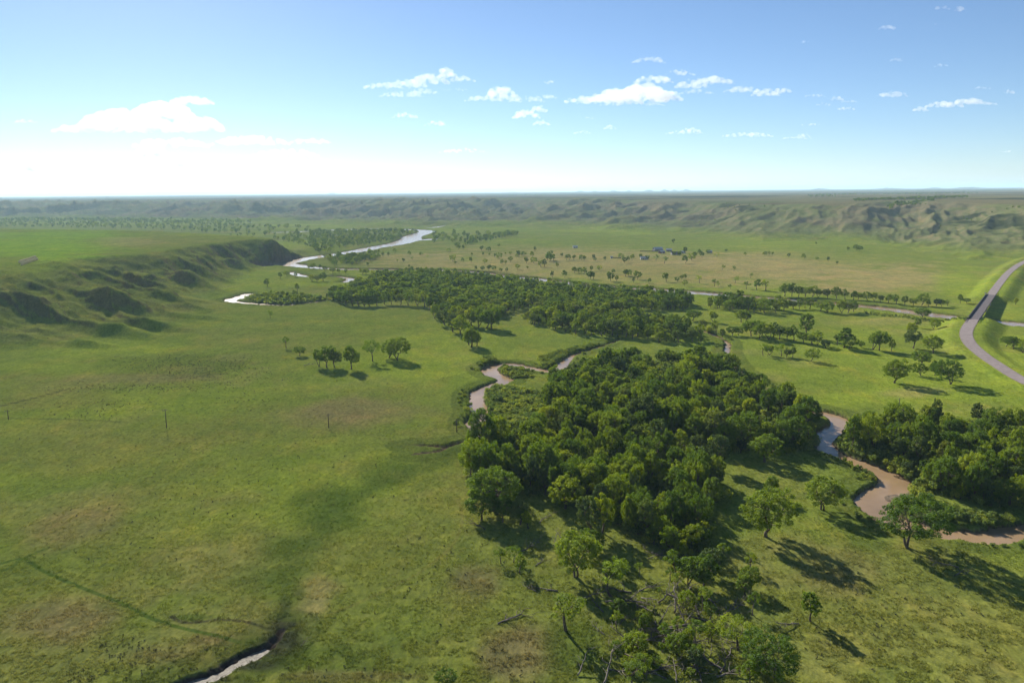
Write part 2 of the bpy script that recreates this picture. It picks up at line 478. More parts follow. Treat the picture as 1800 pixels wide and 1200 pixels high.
def height(x, y, full=False):
    x = np.asarray(x, float); y = np.asarray(y, float)
    r = np.hypot(x, y); az = np.arctan2(x, y)
    h = (fbm(x / 150, y / 150, 3, 3) - 0.5) * 1.2 + (fbm(x / 28, y / 28, 5, 3) - 0.5) * 0.55
    # --- valley wall
    rf = np.interp(az, FA, FR); rr = np.interp(az, RA, RR)
    wx = (fbm(x / 700, y / 700, 21, 4) - 0.5)
    s = np.clip((r - rf) / (rr - rf) + wx * 0.16, 0, 1)
    s = np.where(r < rf * 0.9, 0, s)
    env = np.clip(4.2 * s * (1 - s), 0, 1) ** 0.8 * np.clip((rr - rf) / 2200, 0.45, 1)
    xw = x + 160 * wx; yw = y + 160 * (fbm(x / 500, y / 500, 25, 3) - 0.5)
    # spurs run down from the rim: stretched noise
    ca, sa = math.cos(0.5), math.sin(0.5)
    u_ = xw * ca - yw * sa; v_ = xw * sa + yw * ca
    rg = ridged(u_ / 330, v_ / 620, 31, 4, 0.52)
    rg2 = ridged(u_ / 95, v_ / 170, 37, 3, 0.5)
    t = np.clip(s * 1.0 + (rg - 0.42) * 1.05 * env, 0, 1.08)
    wall = RIM_Z * (0.55 * smooth(0, 1, t) + 0.45 * np.clip(t, 0, 1)) + (rg2 - 0.4) * 36 * env + (ridged(u_ / 36, v_ / 60, 41, 2) - 0.4) * 13 * env
    plate = smooth(0.92, 1.0, s) * ((fbm(x / 2300, y / 2300, 51, 3) - 0.5) * 14 + (fbm(x / 420, y / 420, 53, 3) - 0.5) * 5 + smooth(6000, 30000, r) * 22 - smooth(0.93, 1.0, ridged(x / 2600, y / 5200, 57, 3)) * 30)
    h = h + np.where(s > 0, wall + plate, 0)
    # --- buttes on the skyline
    for px, py, w_, hh in BUTTES:
        p = at(px, 352, 60); a0 = math.atan2(p[0], p[1])
        g = np.exp(-((az - a0) / w_) ** 2) * np.exp(-((r - 26000) / 2200) ** 2)
        h = h + 0.55 * hh * g * (0.7 + 0.6 * noise(az * 900, r / 900, 61))
    # --- the mesa
    m = (x < 0) & (r < 2600)
    ii = np.nonzero(m)
    mes = np.zeros(np.shape(x)); ms = np.zeros(np.shape(x))
    if len(ii[0]):
        xs, ys = x[ii], y[ii]
        wx1 = (fbm(xs / 55, ys / 55, 81, 4) - 0.5); wy1 = (fbm(xs / 55, ys / 55, 87, 4) - 0.5)
        xq, yq = xs + 26 * wx1, ys + 26 * wy1
        it = in_poly(xq, yq, TOP_POLY); ib = in_poly(xq, yq, FOOT_POLY)
        dt = line_dist(xq, yq, TOP_POLY + TOP_POLY[:1]); db = line_dist(xq, yq, FOOT_POLY + FOOT_POLY[:1])
        sm = np.where(it, 1.0, np.where(ib, db / (db + dt + 1e-6), 0.0))
        ev = np.clip(4.2 * sm * (1 - sm), 0, 1)
        ca, sa = math.cos(0.6), math.sin(0.6)
        uu = xq * ca - yq * sa; vv = xq * sa + yq * ca
        g1 = ridged(uu / 150, vv / 36, 91, 5, 0.52)
        g2 = ridged(uu / 40, vv / 17, 97, 3, 0.5)
        tt = np.clip(sm + (g1 - 0.42) * 0.38 * ev, 0, 1)
        hh = ZT * (0.6 * tt + 0.4 * smooth(0.0, 1.0, tt)) * np.where(sm > 0, 1, 0) + (g2 - 0.42) * 2.8 * ev
        hh = hh + it * (fbm(xs / 120, ys / 120, 99, 3) - 0.5) * 2.0
        mes[ii] = hh * smooth(0, 0.05, sm); ms[ii] = sm
    h = h + mes
    for kx, ky, hg, L, W_, ang in KN:
        dx = x - kx; dy = y - ky
        e1 = dx * math.cos(ang) - dy * math.sin(ang); e2 = dx * math.sin(ang) + dy * math.cos(ang)
        q = np.sqrt((e1 / L) ** 2 + (e2 / W_) ** 2)
        h = h + hg * np.clip(1.25 - q, 0, 1.0) ** 1.3 * (0.8 + 0.4 * noise(x / 9, y / 9, 13))
    # --- road bank
    m = (x > 120) & (r < 2600) & (r > 250)
    ii = np.nonzero(m)
    rm = np.zeros(np.shape(x))
    if len(ii[0]):
        xs, ys = x[ii], y[ii]
        best = np.full(xs.shape, 1e9); zz = np.zeros(xs.shape)
        for a, b in zip(ROAD[:-1], ROAD[1:]):
            mid = (a + b) / 2
            tb = ((mid - BR_A) @ (BR_B - BR_A)) / ((BR_B - BR_A) @ (BR_B - BR_A))
            if 0.03 < tb < 0.97 and np.hypot(mid[0] - BR_A[0], mid[1] - BR_A[1]) < 200:
                continue
            d, tq = seg_dist(xs, ys, a, b)
            u = d < best
            best = np.where(u, d, best); zz = np.where(u, a[2] + (b[2] - a[2]) * tq, zz)
        hi = h[ii]
        kk = 1 - smooth(8.0, 11.0 + 2.6 * np.abs(zz - hi), best)
        h[ii] = hi + (zz - 0.18 - hi) * kk
        rm[ii] = 1 - smooth(5.0, 30.0, best)
    # --- water courses
    k, bed, near = water_cut(x, y)
    h = h + (bed - h) * k
    # the sand bar in the bend of the creek
    sb = at(1576, 874, -1.1)
    dx, dy = x - sb[0], y - sb[1]
    e = np.hypot((dx * 0.9 + dy * 0.44) / 7.5, (dx * -0.44 + dy * 0.9) / 3.6)
    bar = 1 - smooth(0.5, 1.1, e + 0.25 * (noise(x / 2.5, y / 2.5, 19) - 0.5))
    h = np.where(bar > 0, np.maximum(h, -2.0 + 1.2 * bar), h)
    if full:
        return h, dict(s=s, env=env, ms=ms, cut=k, near=near, road=rm, bar=bar, r=r, rg=rg)
    return h
BUTTES = [(585, 341, 0.0045, 55), (650, 341, 0.003, 30), (1020, 336, 0.004, 70), (1045, 336, 0.003, 60), (1078, 336, 0.004, 80), (1105, 336, 0.003, 70), (1140, 335, 0.005, 90), (1168, 335, 0.004, 100), (1185, 335, 0.003, 85), (1205, 335, 0.005, 95),
          (1440, 331, 0.010, 75), (1560, 330, 0.012, 60), (1700, 330, 0.012, 65), (1640, 330, 0.008, 50), (900, 338, 0.008, 35)]

# ------------------------------------------------------------------ terrain mesh
rs = [40.0]
while rs[-1] < 62000:
    r = rs[-1]
    dr = min(r * r / (CAM_H * 780), 0.0092 * r)
    if 470 < r < 1300: dr = min(dr, 0.0048 * r)
    elif 1300 <= r < 5200: dr = min(dr, 0.0062 * r)
    dr = max(dr, 0.36)
    if r < 140: dr = 2.0
    if r > 12000: dr = 0.02 * r
    rs.append(r + dr)
rs = np.array(rs)
az = np.radians(np.concatenate([np.linspace(-80, -44, 25)[:-1], np.linspace(-44, 44, 926), np.linspace(44, 80, 25)[1:]]))
RRg, AZg = np.meshgrid(rs, az, indexing='ij')
TX, TY = RRg * np.sin(AZg), RRg * np.cos(AZg)
TZ, info = height(TX, TY, True)
nr, na = TX.shape
print('terrain', nr, na, nr * na, round(time.time() - T0, 1))

# slope, for soil and turf
gr = np.gradient(TZ, axis=0) / np.gradient(RRg, axis=0)
ga = np.gradient(TZ, axis=1) / (RRg * np.gradient(az)[None])
SLOPE = np.hypot(gr, ga)

# colours of the plant cover, which are its own
PX, PY, _ = project(np.stack([TX, TY, TZ], -1).reshape(-1, 3))
PX = PX.reshape(TX.shape); PY = PY.reshape(TX.shape)
GREEN = (0.182, 0.232, 0.040); LIME = (0.252, 0.318, 0.038); TAN = (0.365, 0.300, 0.120); OLIVE = (0.205, 0.215, 0.052); DARK = (0.055, 0.064, 0.030)
SOIL = (0.105, 0.078, 0.056); HILLG = (0.175, 0.195, 0.075); HILLB = (0.215, 0.172, 0.110); DEEP = (0.085, 0.135, 0.024); BROWN = (0.225, 0.190, 0.080); MUD = (0.055, 0.047, 0.038)
C = np.empty(TX.shape + (3,)); C[:] = GREEN
def blend(c, wgt):
    global C
    C += (np.array(c) - C) * np.clip(wgt, 0, 1)[..., None]
n1 = fbm(TX / 90, TY / 90, 101, 5, 0.6); n2 = fbm(TX / 35, TY / 35, 103, 4, 0.6); n3 = fbm(TX / 240, TY / 240, 107, 4, 0.55)
blend(OLIVE, smooth(0.42, 0.66, n1) * 0.5)
blend(LIME, smooth(0.52, 0.72, n3) * 0.6)
blend(TAN, smooth(0.58, 0.75, n2) * 0.22)
ZONES = [  # centre and radii in the photograph, cover, strength
    (60, 432, 190, 30, (0.215, 0.330, 0.030), 1.0), (120, 415, 160, 14, (0.200, 0.310, 0.034), 0.9), (290, 425, 150, 14, OLIVE, 0.5), (230, 425, 70, 10, TAN, 0.35),
    (1000, 462, 330, 34, TAN, 0.75), (1350, 470, 260, 36, TAN, 0.85), (1560, 490, 160, 30, TAN, 0.8), (1180, 490, 180, 18, TAN, 0.5), (720, 455, 110, 16, TAN, 0.55), (1150, 478, 160, 14, OLIVE, 0.4),
    (1330, 430, 140, 16, LIME, 0.55), (1500, 445, 150, 24, GREEN, 0.7), (1100, 425, 260, 16, GREEN, 0.6),
    (1690, 500, 60, 40, LIME, 0.75), (1760, 540, 70, 60, LIME, 0.55), (1780, 640, 90, 60, LIME, 0.75), (1640, 690, 200, 45, LIME, 0.75), (1500, 640, 160, 60, LIME, 0.45), (1480, 700, 70, 22, LIME, 0.7),
    (1600, 690, 70, 10, TAN, 0.5), (1560, 565, 90, 10, TAN, 0.4), (1330, 560, 120, 14, LIME, 0.3),
    (560, 560, 260, 40, GREEN, 0.7), (740, 640, 160, 60, LIME, 0.35), (980, 600, 110, 26, GREEN, 0.7), (460, 490, 90, 22, LIME, 0.45),
    (280, 640, 170, 30, DARK, 0.3), (240, 665, 190, 12, BROWN, 0.55), (90, 690, 130, 34, OLIVE, 0.6), (640, 715, 130, 32, BROWN, 0.75), (560, 735, 110, 30, BROWN, 0.45),
    (130, 790, 220, 50, OLIVE, 0.6), (330, 760, 260, 30, OLIVE, 0.5), (560, 860, 240, 90, LIME, 0.45), (320, 930, 160, 70, LIME, 0.35), (120, 930, 160, 60, BROWN, 0.55),
    (580, 890, 80, 55, DEEP, 0.75), (680, 830, 70, 26, DEEP, 0.55), (500, 960, 80, 30, DEEP, 0.5), (450, 1020, 60, 40, DEEP, 0.4), (330, 1085, 90, 14, DEEP, 0.7), (450, 1130, 60, 14, DEEP, 0.8),
    (130, 1090, 170, 60, BROWN, 0.75), (280, 1150, 170, 40, BROWN, 0.6), (370, 1125, 70, 22, BROWN, 0.8), (210, 1130, 90, 50, GREEN, 0.35), (560, 1030, 50, 26, TAN, 0.6), (545, 1070, 40, 12, TAN, 0.4),
    (830, 1020, 60, 40, BROWN, 0.75), (800, 1060, 70, 40, OLIVE, 0.6), (900, 1150, 80, 60, BROWN, 0.85), (560, 1160, 130, 30, DEEP, 0.5), (640, 1190, 160, 14, BROWN, 0.5), (700, 1090, 120, 50, GREEN, 0.5),
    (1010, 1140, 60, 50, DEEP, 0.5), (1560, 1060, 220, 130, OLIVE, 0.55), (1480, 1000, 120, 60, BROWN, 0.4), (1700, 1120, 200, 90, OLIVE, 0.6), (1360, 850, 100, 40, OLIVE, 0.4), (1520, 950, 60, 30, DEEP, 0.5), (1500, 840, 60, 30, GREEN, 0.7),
    (492, 1122, 46, 26, MUD, 1.0), (500, 1102, 34, 26, MUD, 1.0), (470, 1140, 50, 18, MUD, 0.9), (430, 1168, 60, 14, MUD, 0.9), (380, 1192, 40, 12, MUD, 0.9), (500, 1065, 14, 26, MUD, 0.6), (522, 1042, 16, 10, MUD, 0.5), (550, 1060, 34, 26, TAN, 0.5),
]
nz = fbm(TX / 22, TY / 22, 111, 4, 0.6) - 0.5
nzb = fbm(TX / 80, TY / 80, 113, 3, 0.6) - 0.5
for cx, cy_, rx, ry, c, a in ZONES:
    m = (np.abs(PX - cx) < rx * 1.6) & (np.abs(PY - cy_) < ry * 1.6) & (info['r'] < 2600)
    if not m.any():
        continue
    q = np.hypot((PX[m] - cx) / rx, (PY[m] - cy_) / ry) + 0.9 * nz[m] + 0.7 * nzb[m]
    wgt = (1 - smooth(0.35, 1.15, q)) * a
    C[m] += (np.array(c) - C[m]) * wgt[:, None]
# the damp swale that drains to the gully
SW = [tuple(q[:2]) for q in spline([at(x, y, 0) for x, y in [(800, 792), (720, 828), (645, 862), (592, 895), (560, 935), (522, 990), (506, 1045), (500, 1100)]], 5)]
m = (info['r'] < 420) & (TX < 0) & (PY < 1092)
d = line_dist(TX[m], TY[m], SW)
wgt = (1 - smooth(0.5, 8.5, d + 10 * nz[m] + 7 * nzb[m])) * 0.5
C[m] += (np.array(DEEP) * 0.92 - C[m]) * np.clip(wgt, 0, 1)[:, None]
# worn paths
PATHS = [([(0, 992), (40, 984), (75, 1003), (120, 1022), (200, 1054), (270, 1088), (320, 1104), (380, 1118), (420, 1130)], 0.7, DEEP, 0.9),
         ([(505, 1112), (560, 1090), (620, 1066), (690, 1034), (745, 1003), (790, 965), (808, 935), (812, 905), (806, 880)], 0.55, OLIVE, 0.9),
         ([(0, 714), (70, 697), (120, 683)], 1.1, DARK, 0.8), ([(20, 735), (120, 737), (210, 741)], 0.9, DARK, 0.5), ([(1180, 466), (1240, 470), (1300, 478)], 3.0, TAN, 0.7),
         ([(0, 1007), (20, 998), (40, 984), (80, 965)], 0.8, DEEP, 0.7), ([(640, 760), (700, 780), (740, 800)], 0.7, OLIVE, 0.6), ([(1310, 479), (1400, 474), (1500, 468), (1600, 463)], 3.0, BROWN, 0.6),
         ([(300, 1085), (330, 1095), (390, 1090), (440, 1096), (470, 1108)], 0.6, MUD, 0.7)]
for pts, wd, c, a in PATHS:
    L = [tuple(q[:2]) for q in spline([at(x, y, 0) for x, y in pts], 4)]
    La = np.array(L)
    m = (TX > La[:, 0].min() - 5) & (TX < La[:, 0].max() + 5) & (TY > La[:, 1].min() - 5) & (TY < La[:, 1].max() + 5)
    d = line_dist(TX[m], TY[m], L)
    C[m] += (np.array(c) - C[m]) * ((1 - smooth(wd * 0.5, wd * 1.3, d)) * a)[:, None]
# the hill country
s = info['s']
hw = smooth(0.02, 0.22, s)
hc = np.empty_like(C); hc[:] = HILLG
nb = fbm(TX / 260, TY / 260, 121, 5, 0.6)
def hb(c, wgt):
    hc[:] += (np.array(c) - hc) * np.clip(wgt, 0, 1)[..., None]
hb(HILLB, smooth(0.18, 0.5, SLOPE) * 0.5)
hb(HILLB, smooth(0.50, 0.68, nb) * 0.6)
hb((0.215, 0.190, 0.105), smooth(0.55, 0.75, info['rg']) * 0.45)
hb((0.045, 0.058, 0.030), smooth(0.36, 0.20, info['rg']) * smooth(0.2, 0.6, s) * smooth(0.45, 0.6, fbm(TX / 60, TY / 60, 125, 3)) * 0.9)
hb((0.175, 0.150, 0.078), smooth(0.95, 1.0, s) * 0.65)
hb((0.040, 0.052, 0.030), smooth(0.96, 1.0, s) * smooth(0.56, 0.64, fbm(TX / 900, TY / 420, 127, 5, 0.6)) * 0.85)
hb((0.110, 0.140, 0.050), smooth(0.97, 1.0, s) * smooth(0.58, 0.62, fbm(TX / 1600, TY / 900, 129, 2)) * 0.7)
C += (hc - C) * hw[..., None]
# mesa flanks
mw = smooth(0.03, 0.2, info['ms']) * (1 - smooth(0.9, 0.99, info['ms']))
blend((0.195, 0.222, 0.046), mw * 0.85)
blend((0.120, 0.135, 0.042), mw * smooth(0.45, 0.6, n2) * 0.5)
blend((0.110, 0.088, 0.058), mw * smooth(0.45, 0.8, SLOPE) * 0.7)
blend((0.210, 0.245, 0.045), mw * smooth(0.25, 0.05, SLOPE) * 0.5)
# banks
blend(SOIL, smooth(0.12, 0.45, info['cut']) * np.where((PX < 600) & (PY > 1000), 0.0, 1.0))
blend(MUD, np.where((PX < 600) & (PY > 1000), smooth(0.1, 0.4, info['cut']), 0))
blend((0.165, 0.115, 0.080), smooth(0.80, 0.9, info['cut']) * np.where((PX < 600) & (PY > 1000), 0.0, 0.6))
blend((0.20, 0.155, 0.12), info['bar'])
blend((0.075, 0.105, 0.026), np.where((info['near'] > 0) & (info['near'] < 9) & (info['cut'] < 0.15), 0.45, 0))
blend(LIME, np.where(info['r'] < 1100, info['road'] * 0.6 * smooth(0.35, 0.55, n2 + 0.1), 0))

verts = np.stack([TX, TY, TZ], -1).reshape(-1, 3)
ii = np.arange(nr * na).reshape(nr, na)
faces = np.stack([ii[:-1, :-1], ii[:-1, 1:], ii[1:, 1:], ii[1:, :-1]], -1).reshape(-1, 4)[:, ::-1].copy()
gm = mesh('valley_ground', verts, faces, (M_GROUND,), None, True)
ca_ = gm.color_attributes.new('tint', 'FLOAT_COLOR', 'POINT')
ca_.data.foreach_set('color', np.c_[C.reshape(-1, 3), np.ones(nr * na)].astype(np.float32).ravel())
ground = tag(link('ground', gm), 'green prairie valley floor, bluffs and far plateau', kind='structure')

# the water lies at one level under the whole valley floor and shows where the channels are cut
aw = np.linspace(math.radians(-56), math.radians(56), 40)
rw = np.array([45, 150, 300, 600, 1100, 1700, 2500.0])
wv = [(r * math.sin(a), r * math.cos(a), WATER_Z) for r in rw for a in aw]
wf = np.array([(i * 40 + j, (i + 1) * 40 + j, (i + 1) * 40 + j + 1, i * 40 + j + 1) for i in range(len(rw) - 1) for j in range(39)])[:, ::-1].copy()
tag(link('river_water', mesh('river_water', wv, wf, (M_WATER,))), 'muddy brown water in the winding creek and river', kind='structure')
gw = GULLY[GULLY[:, 2] > 1.55]
t_ = np.gradient(gw[:, :2], axis=0); t_ /= np.linalg.norm(t_, axis=1)[:, None]
nn2 = np.c_[-t_[:, 1], t_[:, 0]]
gv = [(*(q[:2] + n0 * sg_ * (q[2] * 0.5 + 0.5)), -0.62) for q, n0 in zip(gw, nn2) for sg_ in (-1, 1)]
gf = np.array([(2 * i, 2 * i + 1, 2 * i + 3, 2 * i + 2) for i in range(len(gw) - 1)])[:, ::-1].copy()
tag(link('gully_water', mesh('gully_water', gv, gf, (plain_mat('wet_mud', (0.09, 0.08, 0.065), (0.24, 0.22, 0.19), 1.4, 0.75, 0.3, 0.1, 0.12),))), 'shallow shining water in the muddy gully', kind='structure')
print('ground done', round(time.time() - T0, 1))


# ------------------------------------------------------------------ trees
def leaves(rng, centres, radii, n_each, size, flat=0.85, out_bias=0.8):
    """leaf sprays: one small bent quad each, spread through round clumps"""
    P = []; NR = []; TN = []
    for c, r, n in zip(centres, radii, n_each):
        d = rng.normal(size=(n, 3)); d /= np.linalg.norm(d, axis=1)[:, None]
        q = rng.random(n) ** 0.45
        p = c + d * (r * (0.35 + 0.65 * q))[:, None] * np.array([1, 1, flat])
        nn = d * out_bias + rng.normal(size=(n, 3)) * 0.5 + np.array([0, 0, 0.25])
        P.append(p); NR.append(nn); TN.append(np.clip(rng.normal(0.5, 0.24) + rng.normal(0, 0.14, n), 0, 1))
    P = np.vstack(P); NR = np.vstack(NR); TN = np.concatenate(TN)
    NR /= np.linalg.norm(NR, axis=1)[:, None]
    a = np.cross(NR, rng.normal(size=NR.shape)); a /= np.linalg.norm(a, axis=1)[:, None]
    b = np.cross(NR, a)
    s1 = (size * rng.uniform(0.6, 1.35, len(P)))[:, None]; s2 = s1 * rng.uniform(0.5, 0.85, len(P))[:, None]
    V = np.stack([P - a * s1, P - b * s2 + NR * s1 * 0.15, P + a * s1, P + b * s2 + NR * s1 * 0.15], 1).reshape(-1, 3)
    Fc = np.arange(len(V)).reshape(-1, 4)
    return V, Fc, np.repeat(TN, 4)

def bend(p, q, rng, wob=0.08, n=5, sag=0.0):
    t = np.linspace(0, 1, n)[:, None]
    L = np.linalg.norm(q - p)
    off = rng.normal(size=3) * wob * L
    return p + (q - p) * t + off * np.sin(math.pi * t) + np.array([0, 0, sag * L]) * np.sin(math.pi * t)

def tree_data(seed, H=12.0, spread=1.0, puffs=40, per=150, leaf=0.30, openness=0.1, lean=(0, 0), stems=1, base=0.24, branch_sides=5, thick=1.0):
    """returns crown (V, F, tone) and wood MB for a tree of height H"""
    rng = np.random.default_rng(seed)
    wood = MB()
    rx = spread * H * 0.5; rz = H * (1 - base) * 0.52
    ctr = np.array([lean[0] * H, lean[1] * H, H * base + rz * 0.98])
    # lobes give the uneven outline
    lobes = rng.normal(size=(5, 3)); lobes /= np.linalg.norm(lobes, axis=1)[:, None]
    amp = rng.uniform(-0.50, 0.34, 5)
    C_ = []; tries = 0
    gap = 1.12 * rx / max(puffs, 6) ** 0.36
    while len(C_) < puffs and tries < 6000:
        tries += 1
        d = rng.normal(size=3); d /= np.linalg.norm(d)
        if d[2] < -0.75:
            continue
        k = 0.86 + sum(a * max(0, d @ l) ** 3 for a, l in zip(amp, lobes))
        rr = k * rng.uniform(0.45, 1.0) ** 0.6
        p = ctr + d * rr * np.array([rx, rx, rz])
        if p[2] < H * base * 0.9 or (C_ and min(np.linalg.norm(p - q) for q in C_) < gap * (0.55 if tries > 3000 else 0.8)):
            continue
        if rng.random() < openness and rr < 0.75:
            continue
        C_.append(p)
    C_ = np.array(C_)
    rad = rng.uniform(0.60, 1.25, len(C_)) * gap * 0.60
    n_each = np.maximum(8, (per * (rad / rad.mean()) ** 2 * rng.uniform(0.6, 1.25, len(C_)))).astype(int)
    crown = leaves(rng, C_, rad, n_each, leaf)
    # trunk, limbs and branches to every clump
    r0 = H * 0.030 * thick
    forks = []
    for s_ in range(stems):
        b0 = np.array([0, 0, -0.4]) + (rng.normal(size=3) * np.array([0.05, 0.05, 0]) * H if stems > 1 else 0)
        top = np.array([lean[0] * H * 0.55, lean[1] * H * 0.55, H * (base + 0.12)]) + rng.normal(size=3) * H * np.array([0.05, 0.05, 0.02]) * (2 if stems > 1 else 1)
        pts = bend(b0, top, rng, 0.06, 6)
        wood.tube(pts, np.linspace(1.25, 0.72, 6) * r0 / math.sqrt(stems), 7)
        forks.append((top, r0 * 0.72 / math.sqrt(stems)))
    limbs = []
    for top, r in forks:
        nl = rng.integers(3, 5) if stems == 1 else 2
        for k in range(nl):
            th = 2 * math.pi * (k + rng.random() * 0.6) / nl
            tip = ctr + np.array([math.cos(th) * rx * 0.42, math.sin(th) * rx * 0.42, rz * rng.uniform(-0.1, 0.45)])
            pts = bend(top - np.array([0, 0, 0.1]), tip, rng, 0.09, 5, -0.05)
            wood.tube(pts, np.linspace(0.85, 0.30, 5) * r, branch_sides)
            limbs += [(p, r * (0.8 - 0.5 * j / 4)) for j, p in enumerate(pts)][1:]
    LP = np.array([l[0] for l in limbs])
    for c in C_:
        j = int(np.argmin(np.linalg.norm(LP - c, axis=1) + 0.6 * np.maximum(0, LP[:, 2] - c[2])))
        wood.tube(bend(LP[j], c, rng, 0.1, 4), np.linspace(0.5, 0.14, 4) * limbs[j][1], 4, False)
    return crown, wood

def crown_mesh(name, crown, mat):
    me = mesh(name, crown[0], crown[1], (mat,))
    at_ = me.attributes.new('tone', 'FLOAT', 'POINT')
    at_.data.foreach_set('value', crown[2].astype(np.float32))
    return me

def whole_tree(name, crown, wood, mat, bark=None):
    """crown and wood in one mesh, for trees too far off to show parts"""
    V = np.vstack([crown[0]] + wood.v); nf = len(crown[1])
    Fs = [list(f) for f in crown[1]] + [[i + len(crown[0]) for i in f] for f in wood.f]
    me = mesh(name, V, Fs, (mat, bark or M_BARK), [0] * nf + [1] * len(wood.f))
    at_ = me.attributes.new('tone', 'FLOAT', 'POINT')
    at_.data.foreach_set('value', np.r_[crown[2], np.full(len(V) - len(crown[0]), 0.5)].astype(np.float32))
    return me

# variants: (crown mesh, wood mesh), all of height 1 m x 12
NEAR = []; MID = []; FAR = []; FAR_PAIR = []; OPEN = []; MID_ONE = []
for k in range(7):
    c, wd = tree_data(100 + k, spread=[1.05, 0.9, 1.2, 0.8, 1.0, 1.1, 0.9][k], puffs=[112, 96, 124, 88, 108, 118, 96][k], per=92, leaf=0.18, base=[0.1, 0.16, 0.1, 0.14, 0.08, 0.12, 0.1][k], lean=[(0, 0), (.06, .02), (-.05, 0), (0, .05), (.03, -.05), (-.08, .03), (.05, 0)][k], stems=[1, 1, 2, 1, 1, 2, 1][k])
    NEAR.append((crown_mesh('crown', c, [M_LEAF, M_LEAF, M_LEAF, M_LEAF_G, M_LEAF, M_LEAF_L, M_LEAF][k]), wd.mesh('trunk', M_BARK, True)))
for k in range(7):
    c, wd = tree_data(200 + k, spread=[1.0, 0.85, 1.15, 0.75, 0.95, 1.05, 0.7][k], puffs=[70, 60, 76, 54, 66, 70, 58][k], per=54, leaf=0.27, base=[0.1, 0.14, 0.1, 0.18, 0.08, 0.12, 0.15][k], lean=[(0, 0), (.06, .02), (-.05, 0), (0, .05), (.03, -.05), (-.08, .03), (.02, 0)][k], stems=[1, 2, 1, 1, 1, 2, 1][k])
    lm_ = [M_LEAF, M_LEAF_L, M_LEAF, M_LEAF, M_LEAF_G, M_LEAF, M_LEAF][k]
    MID.append((crown_mesh('crown', c, lm_), wd.mesh('trunk', M_BARK, True))); MID_ONE.append(whole_tree('far_grove_tree', c, wd, lm_))
for k in range(5):
    c, wd = tree_data(300 + k, spread=[1.0, 0.8, 1.2, 0.9, 0.7][k], puffs=22, per=56, leaf=0.50, base=[0.1, 0.16, 0.1, 0.08, 0.14][k], lean=[(0, 0), (.06, .02), (-.05, 0), (0, .05), (.03, -.05)][k], branch_sides=3)
    FAR.append(whole_tree('far_cottonwood', c, wd, M_LEAF)); FAR_PAIR.append((crown_mesh('crown', c, M_LEAF), wd.mesh('trunk', M_BARK, True)))
for k in range(4):   # thin, half-bare crowns
    c, wd = tree_data(400 + k, spread=[0.9, 0.8, 1.1, 0.7][k], puffs=[17, 14, 20, 12][k], per=120, leaf=0.22, openness=0.4, base=[0.3, 0.35, 0.28, 0.3][k], lean=[(.05, 0), (-.1, 0), (0, .08), (.12, 0)][k], thick=0.9)
    OPEN.append((crown_mesh('crown', c, M_LEAF_Y if k in (1,) else M_LEAF), wd.mesh('trunk', M_BARK, True)))
FAR_OPEN = []
for k in range(3):
    c, wd = tree_data(450 + k, spread=[1.0, 0.8, 1.2][k], puffs=9, per=40, leaf=0.5, openness=0.5, base=0.36, lean=[(.1, 0), (-.1, 0), (0, .08)][k], branch_sides=3, thick=1.1)
    FAR_OPEN.append((crown_mesh('crown', c, M_LEAF), wd.mesh('trunk', M_BARK, True)))
def bush_data(seed, n=9, w=2.0, h=2.2, per=110, leaf=0.16):
    rng = np.random.default_rng(seed)
    C_ = np.c_[rng.normal(size=(n, 2)) * w * 0.42, rng.uniform(0.25, 0.75, n) * h]
    rad = rng.uniform(0.3, 0.5, n) * h * 0.75
    cr = leaves(rng, C_, rad, [per] * n, leaf, 1.0)
    cr[0][:, 2] = np.abs(cr[0][:, 2])
    wd = MB()
    for c in C_:
        wd.tube(bend(np.array([0, 0, -0.15]) + rng.normal(size=3) * [0.2, 0.2, 0], c, rng, 0.1, 4), np.linspace(0.05, 0.015, 4), 4, False)
    return cr, wd
BUSH = [whole_tree('willow_bush', *bush_data(500 + k), M_WILLOW) for k in range(4)]
BUSH_FAR = [whole_tree('far_willow', *bush_data(520 + k, 6, 2.0, 2.2, 34, 0.32), M_WILLOW) for k in range(3)]
SAGE = [whole_tree('sagebrush', *bush_data(540 + k, 4, 0.7, 0.75, 26, 0.11), M_SAGE) for k in range(3)]
print('tree kinds', round(time.time() - T0, 1))

def lay(x, y):
    """height of the ground mesh"""
    x = np.atleast_1d(np.asarray(x, float)); y = np.atleast_1d(np.asarray(y, float))
    fi = np.clip(np.interp(np.hypot(x, y), rs, np.arange(nr)), 0, nr - 1.001)
    fj = np.clip(np.interp(np.arctan2(x, y), az, np.arange(na)), 0, na - 1.001)
    i = fi.astype(int); j = fj.astype(int); u = fi - i; v = fj - j
    return (TZ[i, j] * (1 - u) + TZ[i + 1, j] * u) * (1 - v) + (TZ[i, j + 1] * (1 - u) + TZ[i + 1, j + 1] * u) * v

def ground_at(px, py):
    """where a thing stands whose foot the photograph shows at this pixel"""
    z = 0.0
    for _ in range(8):
        p = at(px, py, z)
        z = float(lay(p[0], p[1])[0])
    return np.array([p[0], p[1], z])

def depth_of(p):
    return float((np.asarray(p) - [0, 0, CAM_H]) @ F)

